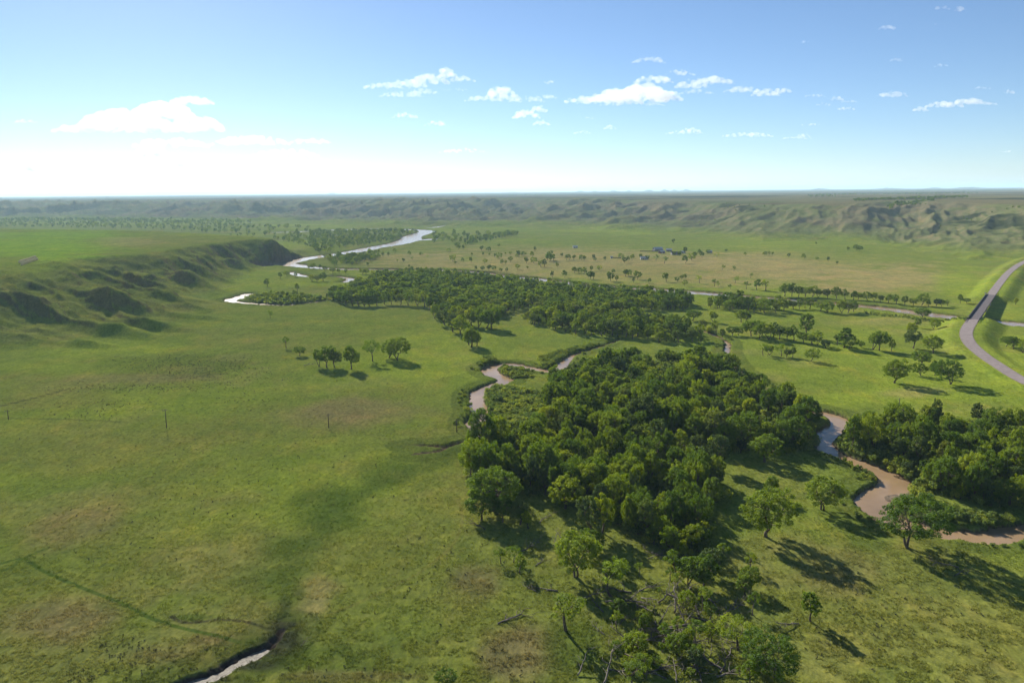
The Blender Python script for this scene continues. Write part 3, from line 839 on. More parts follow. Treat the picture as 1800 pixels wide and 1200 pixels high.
RNG = np.random.default_rng(11)
ORD = 'first second third fourth fifth sixth seventh eighth ninth tenth eleventh twelfth thirteenth fourteenth fifteenth sixteenth seventeenth eighteenth nineteenth twentieth twenty-first twenty-second twenty-third twenty-fourth twenty-fifth twenty-sixth twenty-seventh twenty-eighth'.split()
def stand_tree(name, p, H, pair, label, group=None, rz=None, widen=1.0):
    e = bpy.data.objects.new(name, None)
    COL.objects.link(e)
    e.empty_display_size = 1.0
    e.location = p
    k = H / 12.0
    e.scale = (k * widen, k * widen, k)
    e.rotation_euler = (0, 0, RNG.uniform(0, 6.28) if rz is None else rz)
    tag(e, label, 'tree', group)
    for nm, d in (('crown', pair[0]), ('trunk', pair[1])):
        o = bpy.data.objects.new(nm, d); COL.objects.link(o); o.parent = e
    return e
def ranks(keys, xs):
    """for each thing its place from the west among the things with the same key ('' where it is alone)"""
    by = {}
    for i, k in enumerate(keys):
        by.setdefault(k, []).append(i)
    out = [''] * len(keys)
    for v in by.values():
        v.sort(key=lambda i: xs[i])
        if len(v) > 1:
            for n0, i in enumerate(v):
                out[i] = ORD[min(n0, len(ORD) - 1)] + ' from west among '
    return out
def stand_small(name, p, H, me, label, cat='tree', group=None):
    return stand_tree(name, p, H, me, label, group)

# --- trees that stand alone: (x, foot y, height in photo pixels, kind, label)
n_, m_, o_ = 'near', 'mid', 'open'
LONE = [
 (1347, 943, 84, n_, 0, 1.15, 'big broad cottonwood casting a long dark shadow on the open grass below the grove'),
 (1598, 962, 88, n_, 2, 1.2, 'large sprawling pale-leaved cottonwood leaning beside the muddy creek bend'),
 (1445, 896, 60, n_, 5, 1.2, 'round-topped cottonwood with dark forked trunk alone inside the creek meadow'),
 (1352, 872, 42, m_, 1, 1.0, 'cottonwood just behind the biggest shadow-casting tree'),
 (1344, 812, 54, n_, 4, 1.2, 'forked cottonwood with twin leaning stems at the grove edge by the creek meadow'),
 (1262, 824, 64, n_, 3, 0.85, 'tall slim cottonwood with leafy base at the edge of the creek meadow'),
 (1193, 806, 54, n_, 1, 0.85, 'slim bright cottonwood with bare lower trunk at the grove edge'),
 (1250, 858, 44, m_, 4, 1.0, 'low cottonwood at the foot of the grove below the tall slim one'),
 (868, 898, 78, n_, 0, 1.25, 'broad bright-topped cottonwood in the clump closest to the open pasture'),
 (846, 914, 50, m_, 2, 1.1, 'dark low cottonwood under the broad one at the pasture edge'),
 (884, 917, 46, m_, 0, 1.0, 'shaded cottonwood between the clump and the fallen limbs'),
 (914, 922, 46, m_, 4, 1.0, 'small full cottonwood at the corner of the pasture-edge clump'),
 (928, 928, 34, m_, 1, 0.9, 'smallest cottonwood of the pasture-edge clump'),
 (994, 894, 62, n_, 4, 1.1, 'wide cottonwood with spreading dark limbs standing over bare ground litter'),
 (1037, 948, 80, n_, 3, 0.8, 'tall cottonwood with a straight dark trunk in front of the grove'),
 (1058, 936, 70, n_, 1, 0.8, 'narrow cottonwood pressed against the tall straight one'),
 (1012, 1014, 80, n_, 5, 1.0, 'tall open cottonwood whose crown shows crooked limbs, above dark leaf shadow'),
 (1076, 1048, 68, o_, 0, 1.0, 'sparse leaning cottonwood with two thin stems and see-through crown'),
 (903, 988, 28, o_, 2, 1.0, 'small ragged cottonwood among the broken limbs by the pasture'),
 (914, 1008, 32, m_, 3, 0.9, 'small leafy cottonwood with a shadow strip near the broken limbs'),
 (881, 990, 28, o_, 1, 1.0, 'thin yellowish sapling west of the ragged small cottonwoods'),
 (995, 1108, 66, o_, 1, 1.3, 'yellow-green thin-crowned cottonwood with a dark crooked trunk and long shadow'),
 (1187, 1013, 46, o_, 3, 1.0, 'half-bare cottonwood standing before a dense round trio'),
 (1208, 1028, 50, m_, 5, 1.1, 'dense cottonwood, first of the round trio above the dead wood'),
 (1237, 1030, 52, m_, 0, 1.1, 'dense cottonwood, middle of the round trio above the dead wood'),
 (1257, 1010, 50, m_, 4, 1.0, 'dense cottonwood at the back of the round trio above the dead wood'),
 (1219, 968, 50, n_, 6, 1.0, 'cottonwood below the tip of the grove above the round trio'),
 (1119, 1122, 16, o_, 1, 1.2, 'stump sprouting bright yellow leaves amid fallen timber'),
 (1215, 1164, 32, o_, 2, 1.1, 'young cottonwood between the sprouting stump and the gnarled tree'),
 (1247, 1088, 30, o_, 0, 1.2, 'broken cottonwood with leaning trunk amid fallen timber'),
 (1250, 1126, 32, o_, 3, 1.2, 'ragged cottonwood below the broken leaning one'),
 (1297, 1142, 54, o_, 2, 1.3, 'gnarled cottonwood with thick arching limbs beside the dense round tree'),
 (1358, 1190, 72, n_, 2, 1.1, 'dense round dark cottonwood at the lower edge of the dead timber'),
 (1318, 1205, 40, m_, 3, 1.0, 'low leafy cottonwood crowding the dense round one'),
 (1160, 1048, 16, o_, 3, 1.0, 'spindly sapling among crossed dead limbs'),
 (1163, 1146, 18, o_, 0, 1.0, 'small sapling below the sprouting stump'),
 (1425, 1092, 56, m_, 6, 0.95, 'broken snag regrown with a narrow plume of leaves on open grass'),
 (1573, 673, 42, n_, 0, 1.25, 'dark spreading cottonwood in the bright meadow across from the road curve'),
 (1669, 675, 44, n_, 2, 1.05, 'full round cottonwood with the longest shadow toward the road'),
 (1643, 660, 27, m_, 3, 0.9, 'small cottonwood tucked behind the full round one near the road'),
 (1619, 660, 22, m_, 5, 1.2, 'low shaded cottonwood between the two big meadow trees'),
 (1617, 643, 32, m_, 2, 1.1, 'cottonwood at the near end of the meadow row running up to the river'),
 (1640, 621, 33, m_, 0, 1.25, 'widest cottonwood of the meadow row running up to the river'),
 (1605, 612, 38, m_, 4, 1.0, 'tall dark cottonwood in the meadow row running up to the river'),
 (1600, 592, 30, m_, 1, 1.0, 'cottonwood behind the tall dark one in the meadow row'),
 (1611, 576, 18, m_, 3, 1.1, 'smaller cottonwood at the far end of the meadow row'),
 (1640, 578, 20, m_, 5, 1.2, 'lone small cottonwood between the meadow row and the bridge'),
 (1622, 559, 21, m_, 2, 1.3, 'umbrella-shaped cottonwood standing on the river bank by the bridge'),
 (1536, 614, 36, m_, 1, 1.0, 'cottonwood with a visible trunk in the middle of the meadow'),
 (1546, 616, 36, m_, 0, 1.0, 'cottonwood joined to its neighbour with a visible trunk in mid meadow'),
 (1567, 617, 21, m_, 3, 0.9, 'short cottonwood at the end of the mid-meadow pair'),
 (1492, 614, 23, m_, 5, 1.4, 'wide low cottonwood in mid meadow'),
 (1483, 611, 40, m_, 6, 1.1, 'tall cottonwood rising behind the wide low one'),
 (1472, 606, 24, m_, 4, 1.0, 'cottonwood beside the tall one in mid meadow'),
 (1514, 611, 14, m_, 2, 1.0, 'tiny cottonwood gap-filler in mid meadow'),
 (1425, 635, 23, m_, 5, 1.2, 'lone small cottonwood at the end of the short row on the meadow'),
 (1342, 625, 23, o_, 0, 1.0, 'thin cottonwood starting the short row on the meadow'),
 (1353, 624, 20, m_, 1, 1.2, 'second small cottonwood of the short row on the meadow'),
 (1373, 626, 23, o_, 2, 1.1, 'open-crowned cottonwood in the middle of the short meadow row'),
 (1382, 628, 18, m_, 4, 1.0, 'low cottonwood next to the open-crowned one in the short meadow row'),
 (1393, 628, 21, m_, 6, 1.0, 'upright cottonwood near the end of the short meadow row'),
 (1253, 566, 22, m_, 1, 1.0, 'cottonwood standing apart between the north wood and the meadow'),
 (1217, 564, 23, m_, 2, 1.2, 'cottonwood at the tip of the north wood'),
 (1303, 566, 23, m_, 0, 1.3, 'spreading cottonwood above the dense meadow row'),
 (1313, 565, 20, m_, 4, 1.2, 'cottonwood side by side with the spreading one above the dense row'),
 (1344, 550, 26, m_, 5, 1.1, 'cottonwood standing forward of the river trees'),
 (864, 579, 44, n_, 4, 1.0, 'big dark round cottonwood casting a shadow on the inner green meadow'),
 (829, 610, 38, n_, 1, 1.1, 'dark cottonwood at the creek end of the diagonal tree line'),
 (796, 583, 36, n_, 3, 1.1, 'cottonwood in the middle of the diagonal tree line'),
 (764, 560, 30, m_, 1, 0.9, 'leaning cottonwood at the head of the diagonal tree line'),
 (560, 644, 36, m_, 1, 0.75, 'thin-stemmed cottonwood at the start of the pasture clump'),
 (575, 646, 40, m_, 0, 1.0, 'full cottonwood within the pasture clump'),
 (588, 645, 36, m_, 4, 0.9, 'cottonwood at the east end of the three-tree pasture clump'),
 (617, 649, 46, n_, 6, 0.9, 'upright cottonwood between the pasture clump and the pair'),
 (655, 635, 39, o_, 2, 0.9, 'open airy cottonwood with visible stem in the pasture'),
 (684, 629, 33, m_, 5, 1.1, 'cottonwood behind the darkest pasture tree'),
 (698, 633, 45, n_, 5, 1.0, 'darkest full cottonwood at the end of the pasture trees'),
 (503, 611, 21, o_, 3, 1.0, 'scraggly small tree on the open pasture'),
 (527, 625, 20, m_, 2, 1.1, 'dense dark bushy tree near the scraggly one on the pasture'),
 (475, 559, 15, o_, 0, 0.9, 'lone scraggly tree on the bright pasture below the oxbow'),
 (1111, 1206, 44, o_, 1, 1.3, 'bright yellow-green bushy sapling below the fallen timber'),
 (788, 1204, 28, m_, 2, 1.2, 'low leafy bush tree on the open pasture below the worn trail'),
 (1785, 535, 14, m_, 1, 0.9, 'lone cottonwood on the green slope beyond the bridge'),
 (1768, 609, 23, m_, 2, 1.1, 'first of the dark cottonwoods inside the road curve'),
 (1781, 614, 24, m_, 0, 1.1, 'second dark cottonwood inside the road curve'),
 (1797, 620, 25, m_, 5, 1.1, 'outermost dark cottonwood inside the road curve'),
]
KIND = {'near': NEAR, 'mid': MID, 'open': OPEN}
LONE_P = []
for x, y, hp, kd, v, wd, lab in LONE:
    p = ground_at(x, y)
    H = hp / FPX * depth_of(p) / math.cos(math.atan2(CAM_H, np.hypot(p[0], p[1]))) * 0.97
    stand_tree('meadow_tree', p, H, KIND[kd][v % len(KIND[kd])], lab, 'trees standing apart on the meadows', None, wd)
    LONE_P.append(p[:2])

# --- trees in rows and groves that share a look: shared label per row
ROWS = [
 ('cottonwood in the dark row beyond the river', 'cottonwood row on the far river bank', m_,
  [(1380, 521, 24), (1392, 521, 24), (1404, 522, 22), (1415, 522, 22), (1428, 522, 20), (1438, 523, 18), (1455, 524, 20), (1470, 525, 22), (1485, 526, 18), (1500, 527, 18), (1508, 527, 16), (1525, 528, 16), (1537, 529, 18), (1548, 531, 16), (1562, 532, 16), (1575, 535, 18), (1590, 536, 18), (1605, 537, 16), (1620, 537, 22), (1632, 539, 14), (1645, 539, 18), (1655, 539, 14), (1665, 538, 12), (1688, 533, 18), (1700, 533, 11)]),
 ('cottonwood in the dark row on the near river bank', 'cottonwood row on the near river bank', m_,
  [(1385, 542, 18), (1395, 543, 18), (1405, 543, 18), (1415, 542, 18), (1424, 543, 20), (1441, 547, 22), (1455, 549, 22), (1480, 550, 27), (1490, 550, 23), (1500, 548, 20)]),
 ('dark rounded cottonwood in the long dense row across the meadow', 'dense cottonwood row across the meadow', m_,
  [(1320, 591, 34), (1335, 596, 30), (1350, 597, 34), (1370, 596, 28), (1383, 597, 24), (1395, 599, 28), (1417, 592, 46), (1413, 602, 22), (1437, 607, 26), (1427, 606, 22), (1452, 612, 18), (1330, 588, 26), (1360, 592, 26)]),
 ('low bushy cottonwood between the north wood and the dense meadow row', 'low trees at the tip of the north wood', m_,
  [(1258, 590, 22), (1270, 595, 16), (1287, 590, 20), (1297, 589, 16), (1245, 585, 18), (1236, 578, 20)]),
 ('cottonwood in the diagonal tree line between pasture and inner meadow', 'diagonal tree line by the inner meadow', m_,
  [(782, 571, 32), (809, 589, 36), (824, 606, 34), (838, 609, 28), (855, 577, 38), (842, 575, 36), (829, 573, 36), (815, 570, 32), (800, 566, 30), (788, 560, 28), (812, 578, 30)]),
 ('small cottonwood lined up along the front of the north wood', 'front row of the north wood', m_,
  [(717, 537, 25), (733, 537, 25), (704, 536, 23), (688, 535, 22), (676, 535, 24), (662, 537, 26), (650, 538, 26), (640, 538, 27), (630, 538, 27), (620, 537, 27), (608, 536, 25), (746, 540, 28), (755, 545, 26)]),
 ('cottonwood by the small side stream below the river bend', 'trees by the side stream', m_,
  [(493, 490, 13), (505, 485, 11), (519, 487, 9), (548, 494, 14), (558, 495, 13), (568, 494, 16), (470, 504, 15), (523, 512, 16), (545, 473, 10), (552, 473, 11), (562, 473, 10), (572, 476, 10), (585, 480, 11), (596, 481, 11), (608, 481, 11), (637, 482, 12), (643, 482, 11), (655, 486, 12)]),
]
N_ROW = 0
for lab, grp, kd, pts in ROWS:
    rank = {j: ORD[k] for k, j in enumerate(sorted(range(len(pts)), key=lambda j: -pts[j][0]))}
    lab0 = lab
    for j, (x, y, hp) in enumerate(pts):
        if 'row' in lab0.split() or 'diagonal' in lab0 or 'lined' in lab0 or 'stream' in lab0:
            lab = f"{rank[j]} {lab0}, from the road"
        p = ground_at(x, y)
        H = hp / FPX * depth_of(p) / math.cos(math.atan2(CAM_H, np.hypot(p[0], p[1]))) * 0.97
        stand_tree('row_tree', p, H, KIND[kd][(j * 3 + N_ROW) % len(KIND[kd])], lab, grp, None, RNG.uniform(0.9, 1.2))
        LONE_P.append(p[:2])
    N_ROW += 1

# --- small trees dotted over the tan flat
FLAT = [(966, 460, 14), (973, 459, 14), (969, 447, 7), (987, 451, 7), (996, 457, 10), (1001, 457, 10), (1009, 457, 10), (1022, 457, 10), (1028, 457, 9), (1043, 457, 10), (1046, 459, 6), (1064, 458, 8), (1091, 454, 10), (1098, 462, 12), (1104, 460, 10), (1111, 457, 10), (1125, 455, 10), (1138, 456, 8),
 (980, 469, 8), (971, 488, 12), (993, 488, 13), (1010, 480, 12), (1018, 480, 11), (1026, 482, 14), (1039, 477, 10), (1037, 491, 14), (1043, 491, 14), (1053, 475, 9), (1074, 494, 18), (1084, 495, 11), (1078, 481, 8), (1100, 486, 14), (1105, 485, 12), (1121, 491, 17), (1114, 497, 10), (1141, 498, 9), (1171, 495, 17), (1190, 495, 9), (1198, 491, 9), (1204, 491, 10), (1204, 503, 11),
 (847, 441, 10), (859, 442, 9), (877, 434, 6), (849, 450, 7), (814, 461, 8), (828, 461, 10), (796, 459, 12), (801, 464, 6), (829, 450, 6), (853, 464, 9), (870, 453, 9), (877, 455, 12), (883, 465, 10), (889, 465, 8), (897, 461, 10), (912, 452, 13), (920, 450, 9), (908, 453, 8), (940, 442, 9), (936, 452, 10), (925, 463, 12), (938, 463, 12), (951, 469, 13), (957, 469, 14), (963, 457, 14), (888, 448, 5), (897, 447, 5), (860, 449, 5), (836, 475, 9), (848, 476, 9), (860, 478, 12), (868, 475, 9), (880, 478, 8), (891, 479, 9), (910, 474, 10), (927, 473, 6),
 (789, 443, 8), (806, 438, 9), (814, 439, 9), (720, 449, 8), (709, 461, 8), (740, 449, 7), (647, 467, 7), (719, 471, 6), (1330, 509, 18)]
def flat_words(x, hp):
    return ('small' if hp < 9 else ('middling' if hp < 12.5 else 'larger'), 'beyond the wooded river loop' if x < 860 else ('west of the ranch' if x < 1000 else ('just below the ranch' if x < 1130 else 'above the river trees')))
FLAT_RANK = ranks([flat_words(q[0], q[2]) for q in FLAT], [q[0] for q in FLAT])
for j, (x, y, hp) in enumerate(FLAT):
    p = ground_at(x, y); H = hp / FPX * depth_of(p) * 1.02
    a = 'beyond the wooded river loop' if x < 860 else ('west of the ranch' if x < 1000 else ('just below the ranch' if x < 1130 else 'above the river trees'))
    b = 'small dark' if hp < 9 else ('middling dark' if hp < 12.5 else 'larger dark')
    stand_small('flat_tree', p, H, FAR_PAIR[j % 5], f'{FLAT_RANK[j]}{b} trees on tan flat {a}' if FLAT_RANK[j] else f'{b} tree on the tan flat {a}', 'tree', f'{b} trees on the tan flat {a}')
    LONE_P.append(p[:2])
GREENF = [(1184, 428, 9, 'lone round tree on the green field behind the ranch'), (1276, 443, 6, 'lone small tree east of the ranch trees'), (1310, 450, 7, 'small tree at the drainage west of the field clump'), (1345, 449, 8, 'first tree of three in the drainage'), (1352, 449, 8, 'middle tree of three in the drainage'), (1358, 449, 7, 'last tree of three in the drainage'),
 (1386, 452, 8, 'loose tree between the drainage trio and a dark bush tree'), (1413, 456, 10, 'dark bushy tree on the edge of the tan flat'), (1436, 457, 6, 'small tree by the drainage bank'), (1456, 460, 9, 'leaning tree by the drainage bank'), (1472, 465, 7, 'last small tree of the drainage line'),
 (1491, 440, 7, 'slim tree beside the lone dark clump under the hills'), (1504, 441, 11, 'larger tree of the lone dark clump under the hills'), (1511, 441, 10, 'second tree of the lone dark clump under the hills'), (1434, 430, 5, 'tiny tree in the upper drainage'),
 (1186, 449, 8, 'dark yard tree west of the ranch grove'), (1194, 450, 10, 'yard tree shading the ranch sheds'), (1205, 463, 14, 'round tree standing forward of the ranch'), (1216, 458, 14, 'tree with its trunk showing below the ranch grove'), (1205, 446, 12, 'tallest dark tree of the ranch grove'), (1220, 453, 12, 'dense tree in the ranch grove'), (1230, 447, 10, 'flat-topped dark tree at the back of the ranch grove'), (1234, 453, 11, 'wide dark tree at the east side of the ranch grove'), (1244, 446, 8, 'end tree of the ranch grove')]
for j, (x, y, hp, lab) in enumerate(GREENF):
    p = ground_at(x, y); H = hp / FPX * depth_of(p) * 1.02
    stand_small('field_tree', p, H, FAR_PAIR[(j * 2 + 1) % 5], lab, 'tree', 'trees by the ranch and on the fields under the hills')
    LONE_P.append(p[:2])
THIN = [(1153, 458, 11), (1168, 463, 13), (1230, 498, 14), (1256, 503, 13), (1262, 504, 8), (1292, 498, 12), (1270, 474, 9), (1290, 477, 10), (1260, 452, 8), (1312, 508, 14), (1346, 511, 20), (1319, 489, 9), (725, 457, 6), (698, 461, 6), (752, 453, 5), (1284, 508, 9)]
THIN_RANK = ranks(['a' if q[1] < 480 and q[0] > 1000 else ('b' if q[0] < 1000 else 'c') for q in THIN], [q[0] for q in THIN])
for j, (x, y, hp) in enumerate(THIN):
    p = ground_at(x, y); H = hp / FPX * depth_of(p) * 1.02
    a = 'near the ranch' if y < 480 and x > 1000 else ('beyond the wooded river loop' if x < 1000 else 'just above the river trees')
    stand_small('bare_tree', p, H, FAR_OPEN[j % 3], f'{THIN_RANK[j]}half-bare crooked trees on tan flat {a}', 'tree', f'half-bare cottonwoods on the tan flat {a}')
    LONE_P.append(p[:2])

# --- saplings sprouting through the dead timber
SAP = []
for _k in range(40):
    SAP.append((float(RNG.uniform(1040, 1330)), float(RNG.uniform(960, 1195)), float(RNG.uniform(14, 46))))
SAP_RANK = ranks([q[1] > 1090 for q in SAP], [q[0] for q in SAP])
for j, (x, y, hp) in enumerate(SAP):
    p = ground_at(x, y); H = hp / FPX * depth_of(p) * 1.1
    stand_tree('sapling', p, H, OPEN[j % 4] if j % 2 else NEAR[j % 7], f"{SAP_RANK[j]}small cottonwood saplings {'low in' if y > 1090 else 'above'} the litter of dead timber", 'saplings in the dead timber', None, float(RNG.uniform(0.8, 1.3)))
    LONE_P.append(p[:2])

# --- groves
def poly_world(poly):
    return [tuple(at(x, y, 0)[:2]) for x, y in poly]
def fill(poly, gap, rng, tries=30000, holes=(), taken=None, most=99999):
    """random spots at least gap apart inside a polygon"""
    P = poly_world(poly); A = np.array(P)
    lo, hi = A.min(0), A.max(0)
    q = rng.uniform(lo, hi, size=(tries, 2))
    q = q[in_poly(q[:, 0], q[:, 1], P)]
    for h_ in holes:
        q = q[~in_poly(q[:, 0], q[:, 1], poly_world(h_))]
    if len(q):
        k, bed, near = water_cut(q[:, 0], q[:, 1])
        q = q[near > 1.5]
    grid = {}
    for t in (taken or []):
        grid.setdefault((int(t[0] // gap), int(t[1] // gap)), []).append(t)
    out = []
    for p in q:
        g = gap * rng.uniform(0.75, 1.25)
        c = (int(p[0] // gap), int(p[1] // gap))
        ok = True
        for i in range(-2, 3):
            for j in range(-2, 3):
                for t in grid.get((c[0] + i, c[1] + j), ()):
                    if (p[0] - t[0]) ** 2 + (p[1] - t[1]) ** 2 < g * g:
                        ok = False; break
                if not ok: break
            if not ok: break
        if ok:
            grid.setdefault(c, []).append(p); out.append(p)
            if len(out) >= most: break
    return np.array(out).reshape(-1, 2)

G_MAIN = [(1000, 662), (1060, 645), (1130, 638), (1200, 634), (1275, 648), (1310, 675), (1350, 700), (1400, 727), (1428, 752), (1436, 785), (1400, 800), (1330, 792), (1270, 800), (1245, 830), (1262, 850), (1250, 890), (1245, 935), (1235, 965), (1200, 985), (1160, 968), (1125, 945), (1085, 925), (1030, 900), (975, 880), (945, 868), (900, 868), (840, 862), (822, 830), (835, 795), (880, 785), (935, 775), (955, 735), (965, 700)]
G_EAST = [(1500, 800), (1492, 775), (1515, 762), (1580, 752), (1680, 748), (1760, 752), (1880, 765), (2000, 790), (2000, 850), (1880, 885), (1800, 893), (1740, 890), (1690, 882), (1655, 868), (1625, 850), (1590, 828), (1545, 803)]
G_NORTH = [(578, 524), (620, 508), (660, 494), (700, 488), (830, 494), (900, 501), (1000, 513), (1090, 521), (1190, 527), (1212, 536), (1205, 545), (1120, 547), (1062, 550), (1130, 566), (1190, 574), (1222, 588), (1236, 602), (1160, 603), (1090, 594), (1030, 590), (985, 585), (940, 574), (928, 566), (960, 556), (938, 548), (895, 548), (880, 560), (850, 562), (800, 552), (765, 543), (752, 528), (700, 524), (640, 530), (600, 533)]
G_RIVER = [(1248, 533), (1300, 534), (1350, 541), (1378, 547), (1350, 551), (1290, 547), (1245, 542)]
grng = np.random.default_rng(5)
GROVE = []
for nm, poly, gap, hm, hs in (('main', G_MAIN, 4.5, 10.4, 2.5), ('east', G_EAST, 4.6, 9.8, 2.3), ('north', G_NORTH, 6.6, 10.8, 1.8), ('river', G_RIVER, 9.0, 11.5, 1.2)):
    q = fill(poly, gap, grng, 60000, taken=LONE_P)
    if nm in ('main', 'east'):
        q = q[fbm(q[:, 0] / 16, q[:, 1] / 16, 161, 2) > 0.36 + 0.08 * smooth(890, 960, project(np.c_[q, 0 * q[:, 0]])[1])]
    z = lay(q[:, 0], q[:, 1])
    for (x, y), zz in zip(q, z):
        GROVE.append((nm, x, y, zz, max(5.0, grng.normal(hm, hs) if grng.random() > 0.3 else grng.normal(hm * 0.6, 1.0))))
print('grove trees', len(GROVE), {k: sum(g[0] == k for g in GROVE) for k in ('main', 'east', 'north', 'river')})
P3 = np.array([g[1:4] for g in GROVE]); HH = np.array([g[4] for g in GROVE])
gx, gy, gd = project(P3)
tx_, ty_, _ = project(P3 + np.c_[0 * HH, 0 * HH, HH * 0.7])
vis = (tx_ > -20) & (tx_ < 1820) & (ty_ < 1230)
score = np.where(vis, HH / gd, 0)
order = np.argsort(-score)
SINGLE = set(order[:300].tolist())
REST = []
TODO = []
for i, (nm, x, y, z, H) in enumerate(GROVE):
    if i not in SINGLE:
        REST.append((x, y, z, H)); continue
    px, py = tx_[i], ty_[i]
    if nm == 'main':
        row = 'back edge' if py < 650 else ('far half' if py < 690 else ('heart' if py < 745 else ('near half' if py < 815 else 'tapering tip')))
        side = (px - 830) / 600 if py < 815 else (px - 820) / 440
        a = f"{'pasture' if side < 0.33 else ('middle' if side < 0.66 else 'meadow')} side of the big grove {row}"
    elif nm == 'east':
        row = 'meadow edge' if py < 738 else ('middle' if py < 800 else 'near bank')
        a = f"{'creek' if px < 1600 else ('inner' if px < 1710 else 'outer')} part of the creekside wood {row}"
    else:
        a = 'front of the wood north of the inner meadow'
    b = 'towering' if H > 13.6 else ('tall' if H > 11.8 else ('middling' if H > 9.8 else ('low' if H > 7.8 else 'stunted')))
    if gd[i] < 420:
        pair = OPEN[int(grng.integers(4))] if grng.random() < 0.08 else NEAR[int(grng.integers(len(NEAR)))]
    else:
        pair = MID[int(grng.integers(len(MID)))]
    TODO.append(((x, y, z), H, pair, b, a, px))
rk = ranks([(q[3], q[4]) for q in TODO], [q[5] for q in TODO])
for (p, H, pair, b, a, px), r_ in zip(TODO, rk):
    stand_tree('cottonwood_tree', p, H, pair, f'{r_}{b} cottonwoods, {a}' if r_ else f'{b} green cottonwood, {a}', f'{b} cottonwoods, {a}', None, grng.uniform(0.52, 0.86))
print('singles done', round(time.time() - T0, 1))

# ------------------------------------------------------------------ what nobody could count: far woods, thickets, sage
def scatter(name, kinds, spots, label, tilt=0.0):
    """spots (x, y, z, scale, variant): one object that repeats the given plants on its points"""
    spots = np.asarray(spots, float)
    src = bpy.data.collections.new(name + '_kinds')
    for k, me in enumerate(kinds):
        src.objects.link(bpy.data.objects.new(f'{name}_plant_{k:02d}', me))
    me = bpy.data.meshes.new(name)
    me.vertices.add(len(spots)); me.vertices.foreach_set('co', spots[:, :3].astype(np.float32).ravel())
    for nm, ty, v in (('size', 'FLOAT', spots[:, 3]), ('turn', 'FLOAT', RNG.uniform(0, 6.28, len(spots))), ('sort', 'INT', spots[:, 4])):
        a = me.attributes.new(nm, ty, 'POINT')
        a.data.foreach_set('value', v.astype(np.float32 if ty == 'FLOAT' else np.int32))
    me.update()
    o = tag(link(name, me), label, kind='stuff')
    g = bpy.data.node_groups.new(name + '_nodes', 'GeometryNodeTree')
    g.interface.new_socket('Geometry', in_out='INPUT', socket_type='NodeSocketGeometry')
    g.interface.new_socket('Geometry', in_out='OUTPUT', socket_type='NodeSocketGeometry')
    gi = g.nodes.new('NodeGroupInput'); go = g.nodes.new('NodeGroupOutput')
    ip = g.nodes.new('GeometryNodeInstanceOnPoints'); ci = g.nodes.new('GeometryNodeCollectionInfo')
    ci.inputs['Collection'].default_value = src
    ci.inputs['Separate Children'].default_value = True
    ci.inputs['Reset Children'].default_value = True
    def attr(nm, ty):
        q = g.nodes.new('GeometryNodeInputNamedAttribute'); q.data_type = ty; q.inputs['Name'].default_value = nm
        return q.outputs['Attribute']
    xyz = g.nodes.new('ShaderNodeCombineXYZ'); e2r = g.nodes.new('FunctionNodeEulerToRotation')
    L = g.links.new
    L(attr('turn', 'FLOAT'), xyz.inputs['Z']); L(xyz.outputs[0], e2r.inputs[0])
    L(gi.outputs[0], ip.inputs['Points']); L(ci.outputs[0], ip.inputs['Instance'])
    ip.inputs['Pick Instance'].default_value = True
    L(attr('sort', 'INT'), ip.inputs['Instance Index']); L(e2r.outputs[0], ip.inputs['Rotation']); L(attr('size', 'FLOAT'), ip.inputs['Scale'])
    L(ip.outputs[0], go.inputs[0])
    md = o.modifiers.new('plants', 'NODES'); md.node_group = g
    return o

WOODS = [([(545, 409), (600, 407), (690, 405.5), (735, 408), (712, 416), (690, 424), (640, 431), (600, 440), (560, 446), (548, 436)], 17, 9),
         ([(600, 457), (640, 450), (690, 441), (740, 436), (800, 428), (850, 419), (905, 409.5), (912, 413), (870, 421), (820, 431), (760, 440), (700, 447), (650, 458), (620, 466)], 13, 8),
         ([(570, 454), (620, 449), (650, 446), (660, 455), (630, 464), (590, 468)], 13, 7),
         ([(760, 412), (860, 411), (900, 413), (820, 424), (760, 430)], 30, 9),
         ([(-150, 393), (0, 392), (150, 390), (300, 390), (440, 394), (540, 400), (560, 405), (530, 411), (470, 413), (400, 412), (330, 408), (250, 403), (100, 400), (-150, 399)], 38, 10),
         ([(-100, 387), (60, 385.5), (240, 386), (440, 390), (440, 394), (250, 391), (60, 390), (-100, 392)], 27, 11),
         ([(400, 415), (520, 412), (545, 420), (548, 436), (520, 428), (470, 418)], 24, 8),
         ([(760, 480), (830, 486), (1000, 506), (1190, 520), (1190, 525), (1000, 511), (830, 492), (700, 486), (700, 481)], 9, 8),
         ([(440, 521), (470, 515), (520, 514), (570, 522), (590, 530), (540, 531), (480, 530)], 9, 5)]
FARP = [(x, y, z, H / 12.0 * 0.92, 5 + grng.integers(7) if y < 700 else grng.integers(5)) for x, y, z, H in REST]
for poly, gap, hm in WOODS:
    q = fill(poly, gap, grng, 60000, most=1500)
    if not len(q): continue
    z = lay(q[:, 0], q[:, 1])
    nn_ = fbm(q[:, 0] / 120, q[:, 1] / 120, 141, 3)
    for (x, y), zz, nv in zip(q, z, nn_):
        if nv > 0.36:
            FARP.append((x, y, zz, max(4, grng.normal(hm, hm * 0.18)) / 12.0, grng.integers(5)))
